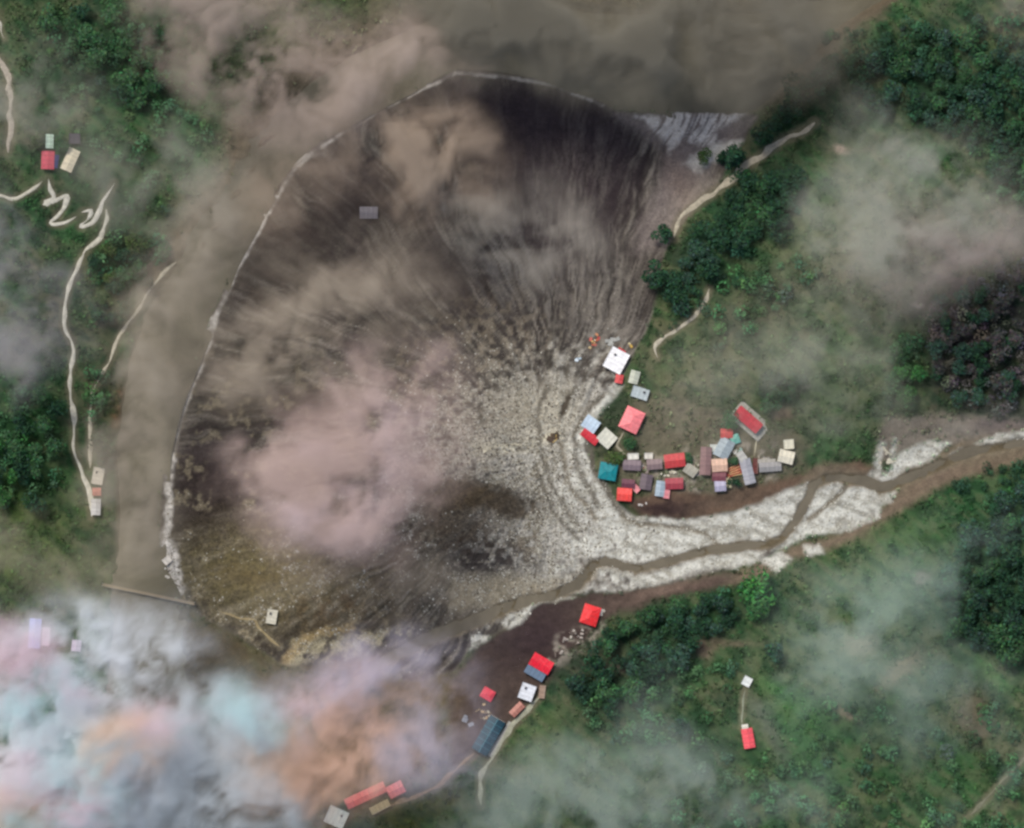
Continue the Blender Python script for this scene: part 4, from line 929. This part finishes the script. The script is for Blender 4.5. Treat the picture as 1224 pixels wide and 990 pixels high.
FORESTS = [   # polygon, count, radius range, tones, label, group
    ([(1000, 70), (1060, 45), (1130, 40), (1224, 70), (1232, 225), (1190, 215), (1150, 165), (1100, 150), (1040, 125)], 58, (8, 13), ['dark', 'blue', 'dark', 'mid'], 'the top right forest', 'forest below the top right corner'),
    ([(880, 212), (935, 196), (962, 235), (945, 272), (905, 285), (862, 300), (845, 290), (868, 250)], 24, (8, 13), ['dark', 'dark', 'mid'], 'grove beside the valley road', 'grove by the valley road'),
    ([(800, 345), (835, 292), (856, 305), (840, 345), (808, 372)], 10, (8, 12), ['dark', 'blue'], 'belt above short dirt road', 'belt above the short dirt road'),
    ([(1108, 360), (1170, 335), (1232, 310), (1232, 480), (1190, 492), (1130, 470), (1098, 410)], 40, (7, 11), ['dusky', 'dusky', 'dark', 'blue'], 'purplish wood at right edge', 'purplish wood near the right edge'),
    ([(905, 470), (940, 445), (962, 462), (945, 485), (915, 492)], 7, (8, 12), ['mid', 'dark'], 'clump above the long red roof', 'clump above the long red roof'),
    ([(1066, 420), (1085, 400), (1100, 440), (1090, 488), (1066, 480)], 8, (7, 11), ['mid', 'bright', 'mid'], 'strip left of the purplish wood', 'strip left of the purplish wood'),
    ([(1118, 700), (1150, 645), (1200, 590), (1232, 570), (1232, 785), (1190, 785), (1140, 760)], 46, (8, 14), ['dark', 'blue', 'dark', 'mid'], 'the lower right forest', 'forest right of the stream'),
    ([(700, 790), (730, 745), (800, 725), (870, 705), (885, 740), (850, 760), (800, 790), (760, 830), (715, 840), (680, 830)], 34, (8, 13), ['dark', 'dark', 'mid', 'blue'], 'wood behind two red houses', 'wood behind the two red houses'),
    ([(60, 20), (150, 10), (205, 60), (200, 110), (150, 130), (100, 90), (50, 60)], 24, (8, 13), ['dark', 'mid', 'mid'], 'wood above the zigzag path', 'wood above the zigzag path'),
    ([(100, 310), (170, 280), (190, 310), (150, 370), (110, 400), (100, 350)], 14, (7, 11), ['mid', 'olive', 'dark'], 'grove between two dirt roads', 'trees between the two dirt roads'),
    ([(-8, 480), (70, 450), (70, 560), (60, 620), (-8, 600)], 16, (8, 13), ['mid', 'dark', 'bright'], 'slope left of river road', 'trees left of the river road')]
ORD = ['first', 'second', 'third', 'fourth', 'fifth', 'sixth', 'seventh', 'eighth', 'ninth', 'tenth', 'eleventh', 'twelfth']
WORD = {'dark': 'dark green', 'mid': 'mid green', 'bright': 'bright green', 'dusky': 'dusky grey', 'olive': 'olive green', 'blue': 'bluish'}
for poly, cnt, (r0, r1), tones, lab, grp in FORESTS:
    P = np.array(poly); got = []; tries = 0
    while len(got) < cnt and tries < 6000:
        tries += 1
        u, v = rnd.uniform(P[:, 0].min(), P[:, 0].max()), rnd.uniform(P[:, 1].min(), P[:, 1].max()); r = rnd.uniform(r0, r1)
        if not inside(np.array([u]), np.array([v]), poly)[0]: continue
        if any((u - a) ** 2 + (v - b) ** 2 < (.62 * (r + c)) ** 2 for a, b, c in got): continue
        got.append((u, v, r))
    nb = max(1, round(len(got) / 8)); got.sort(key=lambda q: q[1]); per = math.ceil(len(got) / nb)
    for bi in range(nb):
        row = sorted(got[bi * per:(bi + 1) * per])
        band = 'only' if nb == 1 else 'top' if bi == 0 else 'bottom' if bi == nb - 1 else ORD[bi]
        for k, (u, v, r) in enumerate(row):
            tn = rnd.choice(tones)
            pos = 'leftmost' if k == 0 else 'rightmost' if k == len(row) - 1 else ORD[k] + ' from left'
            tree('broadleaf_tree', '%s tree, %s %s%s' % (WORD[tn], pos, 'in ' if nb == 1 else 'in %s row, ' % band, lab), u, v, r, 'broad', tn, grp, .95)

# ------------------------------------------------------------------ undergrowth and rubble (nobody could count them)
def rejection(n, dens, seed):
    rs = np.random.RandomState(seed); us = []; vs = []; tot = 0
    while tot < n:
        u = rs.uniform(-20, 1244, n); v = rs.uniform(-20, 1010, n)
        k = rs.rand(n) < bil(dens, u0, v0, STEP, u, v); us.append(u[k]); vs.append(v[k]); tot += k.sum()
    return np.concatenate(us)[:n], np.concatenate(vs)[:n], rs
bare = sstep(.38, .6, C[..., 0] / (C[..., 1] + 1e-6) - .65)         # browner than green: no bushes
dens = np.clip(hill * road_d * (1 - grav) * (1 - ch_main) * (1 - bare) * (.12 + .88 * sstep(.4, .62, sc1)), 0, 1)
u, v, rs = rejection(42000, dens, 21)
k = 5; n = len(u)
z = hgts(u, v); sz = .4 + 1.0 * rs.rand(n) ** 2.5
base = np.stack([bil(C[..., i], u0, v0, STEP, u, v) for i in range(3)], -1) * (.8 + .85 * rs.rand(n, 1)) * np.array([.85, 1.05, .88])
d = rs.randn(n, k, 3); d /= np.linalg.norm(d, axis=2)[..., None]; d[..., 2] = abs(d[..., 2])
P = np.stack([X(u), Y(v), z], -1)[:, None] + d * sz[:, None, None] * np.array([1, 1, .9])
N = d + rs.randn(n, k, 3) * .3; N /= np.linalg.norm(N, axis=2)[..., None]
m = leaf_mesh('undergrowth', P.reshape(-1, 3), N.reshape(-1, 3), np.repeat(sz * .6, k), (1, 1, 1), 5)
t = np.repeat(base[:, None], k, 1).reshape(-1, 3) * (.75 + .5 * rs.rand(n * k))[:, None]
m.color_attributes['tint'].data.foreach_set('color', np.concatenate([np.repeat(np.clip(t, .004, 1), 4, 0), np.ones((4 * n * k, 1))], 1).astype(np.float32).ravel())
tag(link(bpy.data.objects.new('undergrowth', m)), 'low scrub and bushes covering the slopes', 'scrub', kind='stuff')

# the closed canopy between and beyond the single trees
def canopy():
    rs = np.random.RandomState(77); P = []; N = []; Sz = []; T = []
    for poly, cnt, mul in CANOPY:
        q = np.array(poly); k = 0
        while k < cnt:
            u, v = rs.uniform(q[:, 0].min(), q[:, 0].max()), rs.uniform(q[:, 1].min(), q[:, 1].max())
            if not inside(np.array([u]), np.array([v]), poly)[0]: continue
            k += 1
            r = rs.uniform(2.2, 5.0); m = 60; d = rs.randn(m, 3); d /= np.linalg.norm(d, axis=1)[:, None]; d[:, 2] = np.abs(d[:, 2])
            P.append(np.array([float(X(u)), float(Y(v)), hgt(u, v) + r * .7]) + d * r * (.7 + .4 * rs.rand(m, 1)) * [1, 1, .9])
            x = d + rs.randn(m, 3) * .4; N.append(x / np.linalg.norm(x, axis=1)[:, None]); Sz.append(np.full(m, .16 * r))
            T.append(np.asarray(mul)[None] * rs.uniform(.7, 1.5) * (.7 + .6 * rs.rand(m, 1)) * (1 + .12 * rs.randn(1, 3)))
    P = np.concatenate(P); m = leaf_mesh('forest', P, np.concatenate(N), np.concatenate(Sz), (1, 1, 1), 6)
    t = np.clip(np.concatenate(T), .003, 1)
    m.color_attributes['tint'].data.foreach_set('color', np.concatenate([np.repeat(t, 4, 0), np.ones((4 * len(t), 1))], 1).astype(np.float32).ravel())
    tag(link(bpy.data.objects.new('forest', m)), 'closed canopy of dark trees filling the woods on the slopes', 'forest', kind='stuff')
DK, MD, DU_ = TONES['dark'], TONES['mid'], TONES['dusky']
CANOPY = [(FORESTS[0][0], 130, DK), ([(980, 40), (1060, 20), (1240, 20), (1240, 120), (1130, 60), (1010, 90)], 60, DK), ([(1150, 170), (1240, 200), (1240, 260), (1190, 235)], 30, MD), (FORESTS[1][0], 30, DK), (FORESTS[3][0], 110, DU_), (FORESTS[6][0], 110, DK), (FORESTS[7][0], 50, DK),
          (FORESTS[8][0], 50, MD), (FORESTS[10][0], 40, MD), ([(800, 330), (870, 270), (900, 300), (850, 370), (800, 400)], 24, DK), ([(860, 330), (960, 290), (980, 330), (900, 400), (850, 420)], 40, MD), ([(130, 260), (190, 200), (240, 200), (200, 300), (110, 400), (100, 330)], 46, MD), ([(70, 100), (180, 110), (250, 150), (250, 190), (130, 200)], 40, MD),
          ([(690, 830), (800, 790), (880, 790), (850, 880), (720, 900)], 60, MD), ([(960, 830), (1060, 850), (1080, 990), (920, 990)], 60, MD), ([(1060, 420), (1100, 400), (1100, 490), (1060, 485)], 20, MD), ([(1130, 570), (1240, 545), (1240, 640), (1150, 640)], 40, DK), ([(850, 900), (940, 900), (930, 990), (760, 990)], 40, MD), ([(100, 440), (128, 440), (132, 560), (116, 560)], 16, MD), ([(1080, 860), (1220, 830), (1230, 990), (1100, 990)], 50, MD)]
canopy()
stone_mat = attr_mat('stone', .95)
def rubble(name, label, n, dens, s0, s1, tones, seed):
    u, v, rs = rejection(n, dens, seed)
    z = hgts(u, v); s = s0 + (s1 - s0) * rs.rand(n) ** 3
    cube = np.array([(-1, -1, -1), (1, -1, -1), (1, 1, -1), (-1, 1, -1), (-1, -1, 1), (1, -1, 1), (1, 1, 1), (-1, 1, 1)], float)
    c = cube[None] * (1 + .35 * rs.randn(n, 8, 3)) * np.array([1, .8, .6]) * s[:, None, None]
    a = rs.rand(n) * 6.283; ca_, sa_ = np.cos(a)[:, None], np.sin(a)[:, None]
    q = np.stack([c[..., 0] * ca_ - c[..., 1] * sa_, c[..., 0] * sa_ + c[..., 1] * ca_, c[..., 2]], -1) + np.stack([X(u), Y(v), z + s * .2], -1)[:, None]
    fq = np.array([(3, 2, 1, 0), (4, 5, 6, 7), (0, 1, 5, 4), (1, 2, 6, 5), (2, 3, 7, 6), (3, 0, 4, 7)])
    m = big_mesh(name, q.reshape(-1, 3), (np.arange(n)[:, None, None] * 8 + fq[None]).reshape(-1, 4), stone_mat, False)
    T = np.array([S(*t) for t in tones])[rs.randint(0, len(tones), n)] * (.8 + .4 * rs.rand(n, 1))
    m.color_attributes.new('tint', 'FLOAT_COLOR', 'POINT').data.foreach_set('color', np.concatenate([np.repeat(T, 8, 0), np.ones((8 * n, 1))], 1).astype(np.float32).ravel())
    tag(link(bpy.data.objects.new(name, m)), label, 'rubble', kind='stuff')
lum = sstep(.05, .19, C.mean(-1))
dr = np.clip(lum * fan * (np.exp(-((U - 600) ** 2 / 120 ** 2 + (V - 590) ** 2 / 110 ** 2)) + .55 * blob(340, 690, 150, 70) + .12 * blob(560, 460, 120, 60)) * (1 - ch_main) * (1 - .75 * grav) * (.25 + sstep(.45, .65, n_sp)), 0, 1)
rubble('rubble', 'pale and brown stones littering the debris fan', 22000, dr, .16, .5, [(172, 170, 158), (186, 184, 172), (134, 127, 113), (94, 86, 76), (150, 145, 128)], 31)
rubble('gravel', 'light stones scattered over the gravel bars', 2500, np.clip(grav * (1 - ch_main), 0, 1), .2, .55, [(200, 198, 184), (184, 182, 168), (164, 160, 146), (206, 204, 192)], 32)

# ------------------------------------------------------------------ clouds and smoke: lens-shaped bodies of even mist, thick in the middle, thin at the rim
def cloud_mat(name, c, dens):
    m = bpy.data.materials.new(name); m.use_nodes = True
    n = m.node_tree.nodes; l = m.node_tree.links; n.clear()
    out = n.new('ShaderNodeOutputMaterial'); s = n.new('ShaderNodeVolumeScatter'); a = n.new('ShaderNodeVolumeAbsorption'); add = n.new('ShaderNodeAddShader')
    c = tuple(c) + (1,)
    s.inputs['Color'].default_value = c; s.inputs['Density'].default_value = dens; s.inputs['Anisotropy'].default_value = -0.25
    a.inputs['Color'].default_value = c; a.inputs['Density'].default_value = dens
    l.new(s.outputs[0], add.inputs[0]); l.new(a.outputs[0], add.inputs[1]); l.new(add.outputs[0], out.inputs['Volume'])
    return m
def cloud(label, blobs, c, tau, zb, seed, grain=42, thr=.04, contrast=1.3, thick=40.0):
    st = 4.0
    B = np.array(blobs, float); ex = np.maximum(B[:, 2], B[:, 3]) * 2.1
    a0, a1 = (B[:, 0] - ex).min(), (B[:, 0] + ex).max(); b0, b1 = (B[:, 1] - ex).min(), (B[:, 1] + ex).max()
    uu, vv_ = np.meshgrid(np.arange(a0, a1 + st, st), np.arange(b0, b1 + st, st))
    wu = uu + 60 * (fbm(uu / 70 + seed, vv_ / 70, seed, 4) - .5); wv = vv_ + 60 * (fbm(uu / 90, vv_ / 90 + seed, seed + 3, 3) - .5)
    F = np.zeros(uu.shape)
    for u, v, ru, rv, rot, amp in blobs:
        cc, ss = math.cos(R(rot)), math.sin(R(rot))
        p = ((wu - u) * cc - (wv - v) * ss) / ru; q = ((wu - u) * ss + (wv - v) * cc) / rv
        F += amp * np.exp(-(p * p + q * q))
    N_ = fbm(wu / grain + seed * 3.1, wv / grain, seed + 5, 5, .58)
    F = F * np.clip(1 + (N_ - .5) * 2.6 * contrast, .0, 3)
    T = np.maximum(F - thr * .5, 0); T = T * T / (T + .45)
    T[0] = T[-1] = 0; T[:, 0] = T[:, -1] = 0
    T = np.minimum(T, 1.6) * thick
    mx_ = T > .05
    T = np.where(mx_, T, 0)
    cell = mx_[:-1, :-1] | mx_[1:, :-1] | mx_[:-1, 1:] | mx_[1:, 1:]
    nn = uu.size; top = np.arange(nn).reshape(uu.shape); bot = np.where(mx_, top + nn, top)
    zc = zb + 10 * (fbm(uu / 120, vv_ / 120, seed + 2, 3) - .5) * 2
    Vt = np.stack([X(uu), Y(vv_), zc + .65 * T], -1).reshape(-1, 3); Vb = np.stack([X(uu), Y(vv_), zc - .35 * T], -1).reshape(-1, 3)
    j, i = np.nonzero(cell)
    A_, B_, C_, D_ = (j + 1, i), (j + 1, i + 1), (j, i + 1), (j, i)
    def tris(g, flip):
        t = np.concatenate([np.stack([g[A_], g[B_], g[C_]], -1), np.stack([g[A_], g[C_], g[D_]], -1)])
        return t[:, ::-1] if flip else t
    tt, tb = tris(top, False), tris(bot, True)
    keep = (tt != tb[:, ::-1]).any(1)
    F_ = np.concatenate([tt[keep], tb[keep]]); used, inv = np.unique(F_, return_inverse=True)
    m = big_mesh('cloud', np.concatenate([Vt, Vb])[used], inv.reshape(-1, 3), cloud_mat('cloud_mist', c, tau / thick), True)
    o = link(bpy.data.objects.new('cloud', m)); tag(o, label, 'cloud', kind='stuff')
    return o
CLOUDS = [   # label, blobs (u, v, radii, turn, amount), colour, optical depth, height, seed
    ('brown grey smoke bank along the top edge over the river', [(620, 40, 110, 48, 0, 1.0), (740, 58, 130, 58, 0, 1.2), (850, 66, 110, 56, 0, 1.3), (925, 20, 66, 40, 0, 1.0), (560, 30, 80, 44, 0, .9)], (.27, .25, .20), 2.1, 80, 1),
    ('pinkish tan smoke at the top over the river bank', [(285, 50, 84, 66, 0, 1.1), (350, 105, 80, 50, 20, .9), (430, 115, 90, 40, 20, 1.0), (510, 80, 60, 46, 0, .9), (250, 0, 70, 40, 0, 1.0)], (.56, .455, .385), 1.15, 90, 2),
    ('tan smoke tongue hanging over the upper fan', [(500, 175, 70, 56, -50, 1.2), (530, 215, 50, 40, 0, 1.1), (430, 175, 66, 36, 20, .7), (330, 230, 80, 40, 45, .5)], (.50, .40, .31), 1.35, 75, 3),
    ('dense pink cloud over the middle of the fan', [(430, 540, 110, 70, 10, 1.0), (410, 615, 80, 56, 0, 1.1), (470, 455, 76, 60, 0, .9), (350, 560, 60, 50, 0, .6)], (.68, .53, .475), 1.0, 95, 4),
    ('rosy lilac wisps on the dense pink cloud', [(420, 580, 70, 50, 0, .9), (380, 620, 50, 30, 0, .8), (470, 500, 50, 40, 0, .6)], (.78, .63, .65), .5, 130, 24),
    ('thin brown veil over the left half of the fan', [(340, 400, 130, 70, 20, .9), (430, 340, 100, 60, 0, .7), (330, 450, 100, 40, 0, .7), (370, 690, 80, 40, 0, .4), (490, 700, 80, 40, 0, .6)], (.56, .48, .38), .68, 60, 5),
    ('bluish white billow at the lower left over the river', [(130, 770, 100, 46, 0, 1.0), (70, 850, 110, 60, 0, 1.1), (90, 930, 110, 66, 0, 1.1), (10, 900, 70, 70, 0, .9)], (.90, .945, .99), 1.9, 110, 6),
    ('grey blue cloud bank drifting over the lower fan edge', [(290, 860, 110, 50, 15, 1.0), (230, 930, 110, 70, 0, 1.0), (330, 960, 100, 46, 0, .7), (210, 850, 60, 34, 0, .7)], (.72, .79, .84), .9, 100, 7),
    ('salmon orange cloud above the two pink roofs', [(400, 880, 90, 50, 40, 1.1), (470, 855, 76, 50, 0, 1.0), (430, 910, 70, 30, 0, .5)], (.84, .57, .43), 1.25, 120, 8),
    ('lilac puff over the mud left of the teal hall', [(505, 885, 60, 44, 0, 1.0), (540, 820, 44, 56, 0, .7), (450, 790, 90, 34, 15, 1.2), (350, 850, 50, 40, 0, .6)], (.68, .63, .74), .6, 150, 9),
    ('orange brown wisp inside the lower left cloud', [(165, 890, 50, 40, 0, 1.0), (0, 965, 36, 50, 0, 1.2), (150, 855, 40, 20, 30, .7), (330, 900, 60, 40, 30, .7), (60, 960, 30, 30, 0, .5)], (.84, .58, .41), .75, 160, 10),
    ('pale pink fringe at the left edge above the billow', [(40, 785, 90, 40, 0, .9), (110, 950, 50, 46, 0, .8), (20, 745, 50, 34, 0, .6), (390, 805, 70, 24, 15, .8), (200, 840, 50, 40, 0, .7), (30, 900, 40, 50, 0, .6)], (.88, .66, .73), 1.05, 155, 11),
    ('mint tinged wisp on the lower left billow', [(110, 930, 50, 56, 0, 1.0), (60, 830, 66, 40, 0, 1.0), (300, 840, 60, 36, 0, .8), (40, 980, 50, 30, 0, .7)], (.60, .85, .86), .95, 165, 12),
    ('greenish white cloud over the slope right of the valley road', [(1030, 170, 40, 60, 30, .5), (1100, 215, 80, 46, 0, 1.0), (1005, 260, 70, 56, 20, .8), (1060, 300, 90, 50, 0, .9), (1150, 250, 80, 40, 0, .7)], (.56, .56, .48), .52, 100, 13),
    ('rosy grey veil over the right hand slope', [(1120, 300, 70, 40, 0, .9), (1180, 280, 70, 36, 0, .8), (1060, 340, 70, 40, 0, .8), (1200, 20, 90, 40, 0, .7)], (.54, .46, .42), .45, 110, 14),
    ('thin pale veil over the meadow between village and valley road', [(970, 390, 110, 66, 30, .9), (1010, 450, 80, 60, 0, .9), (850, 440, 80, 50, 0, .7), (1150, 510, 80, 30, 0, .6), (880, 520, 80, 50, 0, .4)], (.55, .54, .45), .30, 85, 15),
    ('long thin veil over the green slope below the stream', [(1070, 680, 110, 60, 30, .55), (1000, 770, 110, 66, 30, 1.0), (1110, 830, 90, 50, 0, .8), (980, 710, 60, 36, 0, .6), (1160, 930, 70, 50, 0, .6)], (.47, .58, .51), .38, 120, 16),
    ('whitish veil at the bottom edge right of the road', [(700, 930, 100, 56, 0, .9), (780, 950, 100, 50, 0, .9), (620, 960, 80, 50, 0, 1.0), (900, 950, 110, 46, 0, .7), (780, 860, 50, 80, 0, .6)], (.50, .58, .52), .36, 95, 17),
    ('lavender grey cloud at the left edge above the river road', [(30, 375, 70, 56, 0, 1.0), (5, 290, 56, 50, 0, 1.0), (50, 430, 46, 36, 0, .8)], (.52, .49, .50), .65, 90, 18),
    ('thin grey haze at the upper left over the footpath', [(50, 110, 80, 56, 20, .9), (10, 150, 66, 66, 0, 1.0), (160, 200, 70, 46, 0, .7), (190, 250, 60, 50, 0, .7), (240, 210, 50, 46, 0, .8)], (.50, .48, .40), .42, 90, 19),
    ('yellowish mist over the lower left fields', [(20, 640, 60, 46, 0, .9), (110, 690, 60, 36, 0, .9), (165, 660, 34, 50, 0, .5)], (.54, .48, .36), .5, 80, 20),
    ('faint tan streak of mist at the foot of the dark wedge', [(655, 275, 50, 56, 0, .9), (560, 265, 60, 36, -40, .8), (600, 310, 80, 40, 0, .6)], (.58, .53, .45), .5, 70, 21),
    ('thin brown haze over the river bend', [(225, 330, 56, 90, -35, .9), (175, 470, 40, 90, -10, 1.0), (280, 250, 56, 66, -40, .9), (165, 600, 40, 80, 0, .9), (120, 560, 30, 80, 0, .5)], (.54, .475, .385), .75, 60, 22),
]
for lab, bl, c, tau, zb, sd in CLOUDS: cloud(lab, bl, c, tau, zb, sd, contrast=.85 if sd == 1 else 1.25, grain=70 if sd == 1 else 42)
